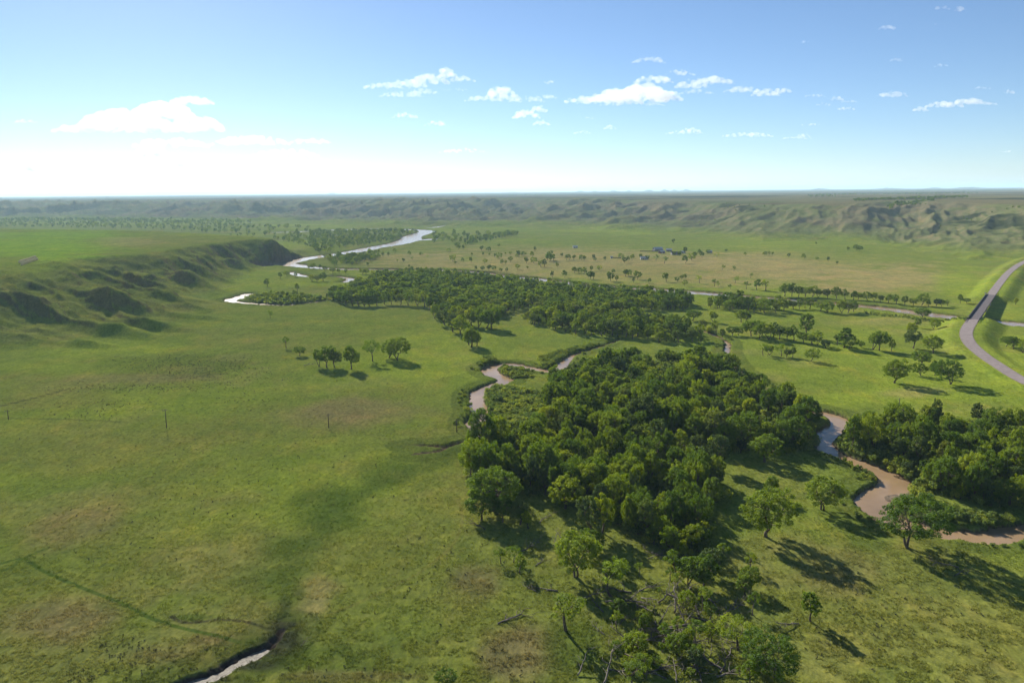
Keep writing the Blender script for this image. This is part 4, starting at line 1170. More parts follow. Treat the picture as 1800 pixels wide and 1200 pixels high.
# brush in the draws of the far bluffs and shelter belts on the plateau
q = np.c_[grng.uniform(-2600, 2600, 9000), grng.uniform(1500, 5200, 9000)]
hz, inf = height(q[:, 0], q[:, 1], True)
ok = (inf['s'] > 0.35) & (inf['s'] < 0.97) & (inf['rg'] < 0.22) & (fbm(q[:, 0] / 250, q[:, 1] / 250, 145, 3) > 0.5)
for (x, y), zz in zip(q[ok][:900], hz[ok][:900]):
    FARP.append((x, y, zz, grng.uniform(3, 6) / 12.0, grng.integers(5)))
for x0, y0, x1, y1, nn_ in [(1440, 341.5, 1720, 339.5, 220), (1420, 345.5, 1470, 345, 50), (1500, 352, 1700, 348, 260), (1560, 356, 1640, 353, 120), (870, 344.5, 960, 344, 60)]:
    for k in range(nn_):
        t = grng.random(); p = at(x0 + (x1 - x0) * t, y0 + (y1 - y0) * t + grng.normal(0, 0.5), 64)
        if p[1] < 0 or np.hypot(p[0], p[1]) > 12000: continue
        FARP.append((p[0], p[1], float(lay(p[0], p[1])[0]), grng.uniform(6, 10) / 12.0, grng.integers(5)))
scatter('woodland', FAR + MID_ONE, FARP, 'distant cottonwood woods along the river loops and behind the groves')
print('far trees', len(FARP), round(time.time() - T0, 1))

# willow thickets along the creek, under the groves and on the islands
TH = []
for poly, gap, hm, var in [([(845, 690), (880, 682), (940, 690), (955, 720), (935, 765), (880, 778), (862, 745), (858, 715)], 1.9, 2.6, 0),
        ([(950, 628), (985, 616), (1040, 606), (1044, 610), (1000, 623), (978, 640), (952, 648)], 2.0, 1.5, 0), ([(880, 652), (905, 648), (925, 652), (935, 662), (905, 664)], 1.8, 1.8, 0),
        ([(432, 524), (470, 517), (530, 517), (575, 525), (560, 530), (500, 534), (450, 532)], 4.0, 3.0, 1),
        ([(1585, 885), (1620, 880), (1690, 903), (1760, 915), (1800, 912), (1800, 925), (1720, 922), (1650, 914), (1605, 898)], 1.8, 2.1, 0),
        ([(1478, 806), (1490, 803), (1530, 818), (1560, 838), (1575, 848), (1560, 850), (1520, 835), (1490, 818)], 2.9, 1.1, 0),
        ([(1500, 760), (1560, 800), (1610, 850), (1625, 880), (1610, 872), (1560, 828), (1500, 800), (1480, 785)], 2.0, 2.8, 0),
        ([(1520, 548), (1600, 556), (1700, 570), (1700, 573), (1600, 560), (1520, 552)], 3.5, 1.5, 1), ([(920, 556), (945, 555), (945, 560), (920, 561)], 3, 2, 1),
        (G_MAIN, 4.2, 3.4, 0), (G_EAST, 4.0, 3.4, 0), ([(840, 640), (868, 628), (875, 640), (850, 650)], 2.5, 2.5, 0), ([(820, 700), (835, 690), (836, 740), (826, 745), (815, 715)], 3.2, 2.0, 0)]:
    q = fill(poly, gap, grng, 40000)
    if not len(q): continue
    z = lay(q[:, 0], q[:, 1])
    for (x, y), zz in zip(q, z):
        if zz > WATER_Z + 0.1:
            TH.append((x, y, zz, max(0.5, grng.normal(hm, hm * 0.25)) / 2.3, (4 + grng.integers(3)) if var else grng.integers(4)))
# a fringe along the creek banks
for c, nn_ in ((CREEK_WEST, 220), (CREEK_EAST, 240)):
    for k in range(nn_):
        j = grng.integers(len(c) - 1); t = grng.random(); a, b = c[j], c[j + 1]
        d = (b[:2] - a[:2]); d = np.array([-d[1], d[0]]) / (np.hypot(*d) + 1e-6)
        side = 1 if grng.random() < 0.5 else -1
        p = a[:2] + (b[:2] - a[:2]) * t + d * side * (a[2] / 2 + grng.uniform(2.2, 6))
        if fbm(p[:1] / 18, p[1:2] / 18, 151, 2)[0] < 0.47: continue
        zz = float(lay(p[0], p[1])[0])
        if zz > WATER_Z + 0.6:
            TH.append((p[0], p[1], zz, grng.uniform(0.3, 0.85) * 0.8, grng.integers(4)))
scatter('willow_thicket', BUSH + BUSH_FAR, TH, 'willow and brush thickets along the creek and under the groves')
SG = []
for cx, cy_, rx, ry, nn_ in [(330, 640, 130, 16, 560), (240, 682, 130, 9, 320), (380, 660, 110, 16, 300), (170, 715, 120, 20, 200), (420, 700, 70, 20, 60), (300, 1160, 110, 34, 40), (215, 1150, 60, 34, 60), (150, 1190, 50, 12, 24), (900, 1170, 60, 30, 26), (560, 570, 140, 26, 60), (620, 690, 160, 30, 40), (120, 540, 140, 40, 500), (60, 570, 100, 30, 260), (600, 1185, 130, 12, 30), (230, 790, 200, 40, 60), (500, 820, 260, 120, 160), (250, 900, 200, 90, 110), (1560, 1080, 220, 90, 130), (760, 1000, 120, 120, 90), (1500, 660, 200, 60, 60)]:
    for k in range(nn_):
        g = grng.normal(size=2) * 0.55
        x, y = cx + g[0] * rx, cy_ + g[1] * ry
        p = at(x, y, 0.0)
        SG.append((p[0], p[1], 0, grng.uniform(0.55, 1.35) * (0.52 if y < 760 else 0.5), grng.integers(3)))
SG = np.array(SG); SG[:, 2] = lay(SG[:, 0], SG[:, 1])
scatter('sagebrush', SAGE, SG, 'dark sagebrush dots scattered on the pasture')
print('stuff', len(TH), len(SG), round(time.time() - T0, 1))

# ------------------------------------------------------------------ grass tufts on the near pasture
def tuft_mesh(seed):
    rng = np.random.default_rng(seed); V = []; Fq = []
    for k in range(9):
        th = rng.uniform(0, 6.28); l = rng.uniform(0.18, 0.42); o = rng.normal(0, 0.16, 2); wv_ = rng.uniform(0.03, 0.06)
        d_ = np.array([math.cos(th), math.sin(th)]); pz = np.array([-d_[1], d_[0]]) * wv_
        n0 = len(V)
        V += [(*(o - pz), -0.03), (*(o + pz), -0.03), (*(o + d_ * l * 0.35 + pz * 0.8), l * 0.6), (*(o + d_ * l * 0.35 - pz * 0.8), l * 0.6), (*(o + d_ * l * 0.8), l * 0.95)]
        Fq += [(n0, n0 + 1, n0 + 2, n0 + 3), (n0 + 3, n0 + 2, n0 + 4)]
    return mesh('tuft', V, Fq, (M_TUFT,))
M_TUFT, tn_, to_ = new_mat('grass_blade')
ta = N(tn_, 'ShaderNodeAttribute', attribute_name='tint', attribute_type='INSTANCER').outputs['Color']
tr_ = ramp(tn_, N(tn_, 'ShaderNodeObjectInfo').outputs['Random'], [(0.0, (0.85, 0.9, 0.9)), (0.5, (1.1, 1.1, 1.05)), (1.0, (1.55, 1.42, 1.25))])
tk = mul(tn_, ta, tr_)
td = N(tn_, 'ShaderNodeBsdfDiffuse'); tt_ = N(tn_, 'ShaderNodeBsdfTranslucent'); tm = N(tn_, 'ShaderNodeMixShader'); tm.inputs[0].default_value = 0.35
tn_.links.new(tk, td.inputs['Color']); tn_.links.new(tk, tt_.inputs['Color']); tn_.links.new(td.outputs[0], tm.inputs[1]); tn_.links.new(tt_.outputs[0], tm.inputs[2]); tn_.links.new(tm.outputs[0], to_.inputs['Surface'])
gx_ = grng.uniform(-150, 1950, 130000); gy_ = 640 + 640 * grng.random(130000) ** 0.85
dd = F[None] + R[None] * ((gx_ - 900) / FPX)[:, None] + U[None] * ((600 - gy_) / FPX)[:, None]
tq = -CAM_H / dd[:, 2]
qx, qy = dd[:, 0] * tq, dd[:, 1] * tq
fi = np.clip(np.interp(np.hypot(qx, qy), rs, np.arange(nr)), 0, nr - 1).astype(int); fj = np.clip(np.interp(np.arctan2(qx, qy), az, np.arange(na)), 0, na - 1).astype(int)
okg = (info['cut'][fi, fj] < 0.03) & (info['bar'][fi, fj] < 0.1) & (info['ms'][fi, fj] < 0.01) & (info['road'][fi, fj] < 0.85) & (fbm(qx / 3.2, qy / 3.2, 171, 2) > 0.42)
qx, qy = qx[okg], qy[okg]; tc = C[fi, fj][okg]
gs = scatter('grass', [tuft_mesh(700 + k) for k in range(4)], np.c_[qx, qy, lay(qx, qy), grng.uniform(0.55, 1.25, len(qx)), grng.integers(0, 4, len(qx))], 'short prairie grass tufts on the pasture')
ga_ = gs.data.attributes.new('tint', 'FLOAT_COLOR', 'POINT')
ga_.data.foreach_set('color', np.c_[tc, np.ones(len(tc))].astype(np.float32).ravel())
print('tufts', len(qx), round(time.time() - T0, 1))

# ------------------------------------------------------------------ road and bridge
def ribbon(name, pts, width, top, bottom, mat):
    """a slab that follows pts (x, y, z), top and bottom given relative to z"""
    pts = np.asarray(pts); t = np.gradient(pts[:, :2], axis=0); t /= np.linalg.norm(t, axis=1)[:, None]
    nrm = np.c_[-t[:, 1], t[:, 0]] * width / 2
    V = []
    for p, q in zip(pts, nrm):
        V += [(p[0] - q[0], p[1] - q[1], p[2] + bottom), (p[0] + q[0], p[1] + q[1], p[2] + bottom), (p[0] + q[0], p[1] + q[1], p[2] + top), (p[0] - q[0], p[1] - q[1], p[2] + top)]
    Fs = []
    for i in range(len(pts) - 1):
        for k in range(4):
            k2 = (k + 1) % 4
            Fs.append((i * 4 + k, i * 4 + k2, i * 4 + 4 + k2, i * 4 + 4 + k))
    Fs += [(3, 2, 1, 0), tuple(len(V) - 4 + k for k in range(4))]
    return mesh(name, V, Fs, (mat,))
bd = BR_B - BR_A; BL = np.linalg.norm(bd)
tb = (ROAD - BR_A) @ bd / (BL * BL)
near_br = np.hypot(ROAD[:, 0] - BR_A[0], ROAD[:, 1] - BR_A[1]) < 400
ia = max(i for i in range(len(ROAD)) if ROAD[i, 1] < BR_A[1] + 0.5 and tb[i] <= 0.02)
ib = min(i for i in range(ia, len(ROAD)) if tb[i] >= 0.98)
SOUTH = np.vstack([ROAD[:ia + 1], BR_A]) if np.linalg.norm(ROAD[ia] - BR_A) > 1 else ROAD[:ia + 1]
NORTH = np.vstack([BR_B, ROAD[ib:]]) if np.linalg.norm(ROAD[ib] - BR_B) > 1 else ROAD[ib:]
RW = 7.2
tag(link('road', ribbon('road', SOUTH, RW, 0.0, -0.9, M_ROAD)), 'two-lane road curving up to the bridge', kind='structure')
tag(link('road', ribbon('road', NORTH, RW, 0.0, -0.9, M_ROAD)), 'two-lane road climbing away beyond the bridge', kind='structure')
tag(link('road_verge', ribbon('road_verge', SOUTH, RW + 1.0, -0.05, -0.95, plain_mat('gravel_verge', (0.10, 0.085, 0.05), (0.16, 0.14, 0.07), 0.5))), 'gravel verge under the road', kind='structure')
br = tag(link('road_bridge', None, None, BR_A), 'long low concrete bridge carrying the road over the muddy river', 'bridge')
bang = math.atan2(bd[1], bd[0]); br.rotation_euler = (0, 0, bang)
b = MB(); b.box((BL / 2, 0, -0.22), (BL, RW + 0.9, 0.45)); link('deck', b.mesh('deck', M_DECK), br)
for yy in (-2.9, -1.0, 1.0, 2.9):
    b = MB(); b.box((BL / 2, yy, -0.95), (BL - 0.6, 0.5, 1.0)); link('girder', b.mesh('girder', M_CONC), br)
for sgn in (-1, 1):
    b = MB(); b.box((BL / 2, sgn * (RW / 2 + 0.25), 0.40), (BL, 0.5, 0.85)); b.box((BL / 2, sgn * (RW / 2 + 0.25), 1.12), (BL, 0.2, 0.16))
    for k in range(int(BL // 2.5)):
        b.box((1.2 + k * 2.5, sgn * (RW / 2 + 0.25), 0.95), (0.16, 0.14, 0.34))
    link('guard_rail', b.mesh('guard_rail', M_RAIL), br)
    for x0, x1 in ((-16, 0), (BL, BL + 14)):
        b = MB(); b.box(((x0 + x1) / 2, sgn * (RW / 2 + 0.35), 0.62), (x1 - x0, 0.08, 0.32))
        for k in range(7):
            b.box((x0 + 0.6 + k * (abs(x1 - x0) - 1.2) / 6, sgn * (RW / 2 + 0.47), 0.1), (0.14, 0.15, 1.1))
        link('approach_rail', b.mesh('approach_rail', M_RAIL), br)
for fx in (0.25, 0.5, 0.75):
    b = MB(); b.box((BL * fx, 0, -1.7), (1.2, RW, 0.7))
    for yy in (-2.6, 0, 2.6):
        b.tube([(BL * fx, yy, -9.2), (BL * fx, yy, -1.7)], 0.45, 10)
    link('pier', b.mesh('pier', M_CONC), br)
for x in (-0.9, BL + 0.9):
    b = MB(); b.box((x, 0, -2.6), (1.8, RW + 1.6, 4.2)); link('abutment', b.mesh('abutment', M_CONC), br)
p = BR_B + bd / BL * 1.5 + np.array([-bd[1], bd[0], 0]) / BL * (RW / 2 + 1.1)
mk = MB(); mk.box((0, 0, 0.5), (0.12, 0.12, 3.0)); mp_ = link('post', mk.mesh('post', M_STEEL))
sg = tag(link('road_sign', None, None, (p[0], p[1], p[2] - 0.6), bang), 'small white marker board at the far end of the bridge', 'sign'); mp_.parent = sg
mk = MB(); mk.box((-0.1, 0, 1.7), (0.06, 1.3, 1.1)); link('board', mk.mesh('board', M_WHITE), sg)

# ------------------------------------------------------------------ utility poles
POLES = [(293, 752, 33, 'dark utility pole, tallest on the open pasture'), (578, 752, 25, 'utility pole on the brown patch of pasture'), (803, 759, 23, 'utility pole just west of the creek loop'),
         (15, 737, 17, 'utility pole at the far west of the pasture by the sagebrush'), (1580, 723, 24, 'utility pole in the bright meadow behind the wood across the creek')]
for x, y, hp, lab in POLES:
    p = ground_at(x, y); H = hp / FPX * depth_of(p) * 1.04
    e = tag(link('utility_pole', None, None, p, 0.9), lab, 'utility pole', 'utility poles crossing the valley')
    b = MB(); b.tube([(0, 0, -0.5), (0, 0, H)], [0.2, 0.13], 8); link('post', b.mesh('post', M_POLE, True), e)
    b = MB(); b.box((0, 0.16, H - 0.7), (2.3, 0.1, 0.13)); link('crossarm', b.mesh('crossarm', M_POLE), e)
    for xx in (-1.0, 1.0):
        b = MB(); b.tube([(xx, 0.16, H - 0.63), (xx, 0.16, H - 0.38)], [0.07, 0.05], 6); link('insulator', b.mesh('insulator', M_CONC), e)

# ------------------------------------------------------------------ hay bales on the mesa
b = MB(); th = np.linspace(0, 2 * math.pi, 15)[:-1]
for xx, r_ in ((-0.76, 0.66), (-0.70, 0.75), (0.70, 0.75), (0.76, 0.66)):
    b.v.append(np.c_[np.full(14, xx), r_ * np.cos(th), 0.75 + r_ * np.sin(th)])
for k in range(3):
    b.f += [[k * 14 + j, k * 14 + (j + 1) % 14, (k + 1) * 14 + (j + 1) % 14, (k + 1) * 14 + j] for j in range(14)]
b.f += [list(range(13, -1, -1)), list(range(42, 56))]
BALE = b.mesh('hay_bale', M_HAY)
for row, (x0, y0, x1, y1) in (('front', (38, 466.5, 66, 457)), ('back', (34, 462.5, 63, 453.5))):
    A_, B_ = ground_at(x0, y0), ground_at(x1, y1)
    n_b = max(5, int(np.linalg.norm(B_ - A_) / 1.75)); ang = math.atan2(B_[1] - A_[1], B_[0] - A_[0])
    n_b = min(n_b, 26)
    for lev in (0, 1):
        for k in range(n_b - lev):
            q = A_ + (B_ - A_) * ((k + 0.5 * lev) / (n_b - 1))
            z = float(lay(q[0], q[1])[0]) + lev * 1.28 - 0.03
            lab = f"{ORD[k]} round pale hay bale in the {'upper' if lev else 'lower'} layer of the {'mesa-rim' if row == 'front' else 'crop-field'} side row"
            tag(link('hay_bale', BALE, None, (q[0], q[1], z), ang + math.pi / 2 + RNG.normal(0, 0.06)), lab, 'hay bale', f"{row} row {'upper' if lev else 'lower'} hay bales on the mesa")

# ------------------------------------------------------------------ the ranch
def building(x, y, L, W_, Hh, wall, roofm, lab, rz, name='ranch_shed'):
    p = ground_at(x, y)
    e = tag(link(name, None, None, p, rz), lab, 'building', 'buildings of the ranch')
    g = W_ * 0.28
    V = [(-L / 2, -W_ / 2, -0.5), (L / 2, -W_ / 2, -0.5), (L / 2, W_ / 2, -0.5), (-L / 2, W_ / 2, -0.5), (-L / 2, -W_ / 2, Hh), (L / 2, -W_ / 2, Hh), (L / 2, W_ / 2, Hh), (-L / 2, W_ / 2, Hh), (-L / 2, 0, Hh + g), (L / 2, 0, Hh + g)]
    link('wall', mesh('wall', V, [(0, 1, 5, 4), (2, 3, 7, 6), (1, 2, 6, 9, 5), (3, 0, 4, 8, 7)], (wall,)), e)
    rl, o = L / 2 + 0.4, 0.45
    for sg_ in (-1, 1):
        ye = sg_ * (W_ / 2 + o); ze = Hh - o * g / (W_ / 2)
        V = [(-rl, 0, Hh + g + 0.05), (rl, 0, Hh + g + 0.05), (rl, ye, ze + 0.05), (-rl, ye, ze + 0.05), (-rl, 0, Hh + g + 0.17), (rl, 0, Hh + g + 0.17), (rl, ye, ze + 0.17), (-rl, ye, ze + 0.17)]
        link('roof', mesh('roof', V, [(3, 2, 1, 0), (4, 5, 6, 7), (0, 1, 5, 4), (1, 2, 6, 5), (2, 3, 7, 6), (3, 0, 4, 7)], (roofm,)), e)
    b = MB(); b.box((-L * 0.15, -W_ / 2 - 0.04, 1.0), (1.1, 0.1, 2.0)); link('door', b.mesh('door', M_BARN if wall is not M_BARN else M_WHITE), e)
    for xx in (-L * 0.36, L * 0.2):
        b = MB(); b.box((xx, -W_ / 2 - 0.04, 1.6), (1.2, 0.09, 1.0)); link('window', b.mesh('window', M_GLASS), e)
M_GREYB = plain_mat('grey_boards', (0.16, 0.15, 0.15), (0.27, 0.26, 0.26), 1.0)
M_DARKR = plain_mat('dark_roof', (0.05, 0.045, 0.05), (0.10, 0.09, 0.10), 1.0)
for a in [(1156, 441.5, 15, 9, 4.2, M_GREYB, M_TIN, 'largest ranch building with a bright white roof', 0.3, 'ranch_barn'), (1163, 445, 9, 6, 3, M_BARN, M_TIN, 'reddish shed with a light roof below the white-roofed barn', 0.5, 'ranch_shed'),
          (1176, 442, 9, 6, 3, M_GREYB, M_TIN, 'light-roofed shed between the barn and the yard trees', -0.2, 'ranch_shed'), (1188, 447.5, 15, 7, 2.8, M_GREYB, M_DARKR, 'low dark-roofed ranch house under the yard trees', 0.1, 'ranch_house'),
          (1200, 445, 7, 5, 2.6, M_WHITE, M_TIN, 'small white shed beside the tallest ranch tree', 0.2, 'ranch_shed'), (1132, 456, 11, 6, 2.8, M_WHITE, M_TIN, 'pale long shed among the trees before the ranch yard', 0.05, 'ranch_shed'),
          (1075, 454, 3, 2.4, 2.4, M_WHITE, M_TIN, 'tiny white hut at the end of the corral fence', 0.1, 'ranch_hut'), (1011, 436, 8, 5, 3, M_WHITE, M_TIN, 'isolated white hut out on the green flat', 0.15, 'ranch_hut'), (1247, 444.5, 8, 5, 2.8, M_GREYB, M_TIN, 'light shed behind the end tree of the ranch grove', -0.1, 'ranch_shed')]:
    building(*a)
for x0, y0, x1, y1, lab in [(1077, 454, 1092, 454.5, 'dark board corral fence beside the tiny white hut'), (1125, 442.5, 1153, 442.5, 'dark windbreak fence running up to the barn')]:
    A_, B_ = ground_at(x0, y0), ground_at(x1, y1); L = np.linalg.norm(B_ - A_)
    e = tag(link('corral_fence', None, None, A_, math.atan2(B_[1] - A_[1], B_[0] - A_[0])), lab, 'fence')
    for k in range(3):
        b = MB(); b.box((L / 2, 0, 0.55 + 0.6 * k), (L, 0.07, 0.42)); link('rail', b.mesh('rail', M_POLE), e)
    for k in range(int(L // 4) + 1):
        b = MB(); b.box((k * 4, 0.11, 0.9), (0.15, 0.15, 2.4)); link('post', b.mesh('post', M_POLE), e)

# ------------------------------------------------------------------ fallen and broken wood
def dead_wood(seed, L=8.0, nb=7, up=0.15, r0=0.26):
    rng = np.random.default_rng(seed); trunk = MB(); br_ = MB()
    pts = np.c_[np.linspace(0, L, 8) - L * 0.4, np.cumsum(rng.normal(0, L * 0.03, 8)), 0.15 + np.abs(np.linspace(0, 1, 8) * up * L + rng.normal(0, 0.06, 8))]
    rad = np.linspace(r0, r0 * 0.35, 8)
    trunk.tube(pts, rad, 7)
    for k in range(nb):
        j = rng.integers(2, 8); th = rng.choice([-1, 1]) * rng.uniform(0.4, 1.2); l = L * rng.uniform(0.18, 0.45)
        q = pts[j] + l * np.array([math.cos(th), math.sin(th), rng.uniform(-0.05, 0.55)])
        q[2] = max(q[2], 0.08)
        mid = bend(pts[j], q, rng, 0.12, 5)
        mid[:, 2] = np.maximum(mid[:, 2], 0.06)
        br_.tube(mid, np.linspace(rad[j] * 0.62, 0.035, 5), 5)
        for _ in range(2):
            jj = rng.integers(2, 5); q2 = mid[jj] + l * 0.45 * np.array([math.cos(th + rng.normal(0, 0.7)), math.sin(th + rng.normal(0, 0.7)), rng.uniform(-0.1, 0.5)])
            q2[2] = max(q2[2], 0.06)
            br_.tube(bend(mid[jj], q2, rng, 0.1, 3), np.linspace(rad[j] * 0.3, 0.025, 3), 4)
    return trunk.mesh('log', M_DEAD, True), br_.mesh('branches', M_DEAD, True)
WOOD = [dead_wood(600 + k, [9, 7, 6, 11, 8, 5][k], [8, 7, 6, 9, 10, 5][k], [0.05, 0.12, 0.3, 0.03, 0.2, 0.5][k], [0.32, 0.25, 0.18, 0.36, 0.22, 0.17][k]) for k in range(6)]
LOGS = [(954, 915, 1, 0.7, 1), (982, 942, 2, 0.6, 2), (963, 1038, 0, 0.7, 3), (1137, 1036, 1, 0.8, 0.4), (1158, 976, 0, 0.7, 2.8), (1150, 980, 4, 0.6, 0.2), (1094, 1057, 3, 0.7, 0.15), (1053, 1068, 1, 0.8, 2), (1171, 1052, 4, 1.0, 0.6), (1185, 1068, 5, 1.4, 1.5), (1206, 1062, 5, 1.2, 1.2), (1217, 1066, 2, 1.0, 2.0),
        (1182, 1102, 3, 1.1, 0.2), (1174, 1124, 1, 1.0, 0.8), (1094, 1124, 2, 1.0, 2.3), (1102, 1140, 4, 0.8, 0.5), (1281, 1078, 4, 0.9, 0.3), (1292, 1064, 2, 0.7, 1.0), (1110, 1158, 0, 0.9, 2.7), (1161, 1174, 3, 0.6, 0.5), (1147, 1188, 4, 0.9, 2.6), (1022, 1178, 5, 1.1, 1.2), (1067, 1190, 5, 1.5, 1.3), (1187, 1188, 2, 1.0, 1.5), (1201, 1129, 4, 1.0, 2.9), (1219, 1134, 1, 1.0, 0.3), (1251, 1169, 0, 0.9, 2.4), (1275, 1169, 4, 1.1, 0.9), (1283, 1188, 1, 1.1, 0.2), (1232, 1150, 2, 1.0, 1.9), (1140, 1075, 0, 0.8, 2.5), (1120, 1085, 2, 0.7, 0.9), (1195, 1085, 5, 1.2, 1.9), (1040, 1050, 4, 0.9, 0.1), (1090, 1040, 0, 0.8, 2.9), (1055, 1110, 1, 0.6, 2.2), (1230, 1090, 3, 0.7, 2.7), (1165, 1090, 5, 1.0, 1.0),
        (930, 965, 4, 0.8, 0.5), (934, 1036, 1, 0.6, 2.5), (966, 908, 2, 0.6, 0.7), (946, 990, 0, 0.5, 1.1), (975, 955, 5, 0.8, 1.4)]
_lp = np.array([(q[0], q[1]) for q in LOGS])
for _k in range(22):
    LOGS.append((float(RNG.uniform(1090, 1300)), float(RNG.uniform(1035, 1195)), int(RNG.integers(6)), float(RNG.uniform(0.45, 0.9)), float(RNG.uniform(0, 6.28))))
UNIQ = [(892, 1088, 0, 0.85, 0.75, 'curved fallen trunk lying alone on the grass with bleached bark'), (842, 927, 4, 0.8, 2.3, 'fallen dead limb under the pasture-edge clump'), (1388, 1100, 4, 0.8, 3.3, 'pale broken limbs fallen beside the regrown snag'), (1664, 996, 4, 0.9, 2.8, 'dead branches lying in the shade of the leaning creek cottonwood'), (1686, 1010, 2, 0.8, 0.4, 'short broken stub at the end of the creek cottonwood shadow'), (534, 1131, 2, 0.45, 1.2, 'small bleached forked branch by the muddy gully'), (541, 642, 1, 0.8, 0.2, 'dark fallen limb west of the pasture clump')]
def put_wood(x, y, v, sc, rz, lab, grp=None):
    p = ground_at(x, y)
    e = tag(link('fallen_limb', None, None, p, rz, sc), lab, 'dead wood', grp)
    for nm, d in zip(('log', 'branches'), WOOD[v]):
        o = bpy.data.objects.new(nm, d); COL.objects.link(o); o.parent = e
WORDS = ['heavy', 'forked', 'upturned', 'long straight', 'many-branched', 'upright']
spot = ['amid the dead timber by the sprouting stump' if x > 1085 and y > 1025 else ('in the shade of the sparse leaning cottonwood' if x > 1000 else 'between the pasture and the grove tip') for x, y, *_ in LOGS]
rk = ranks([(q[2], a) for q, a in zip(LOGS, spot)], [q[0] for q in LOGS])
for (x, y, v, sc, rz), a, r_ in zip(LOGS, spot, rk):
    put_wood(x, y, v, sc, rz, f"{r_}{WORDS[v]} dead limbs {a}" if r_ else f"{WORDS[v]} grey dead limb {a}", f"{WORDS[v]} dead limbs {a}")
for x, y, v, sc, rz, lab in UNIQ:
    put_wood(x, y, v, sc, rz, lab)
print('objects', round(time.time() - T0, 1))

# ------------------------------------------------------------------ haze: the air over the valley
b = MB(); b.box((0, 25000, (260 - 40) / 2), (130000, 82000, 260 + 40))
hm, hn, ho = new_mat('haze_air')
pv = N(hn, 'ShaderNodeVolumePrincipled')
pv.inputs['Color'].default_value = (0.52, 0.76, 1.0, 1)
pv.inputs['Density'].default_value = 0.000040
pv.inputs['Anisotropy'].default_value = 0.2
hn.links.new(pv.outputs[0], ho.inputs['Volume'])
tag(link('haze', b.mesh('haze', hm)), 'pale blue haze over the far plateau', kind='stuff')

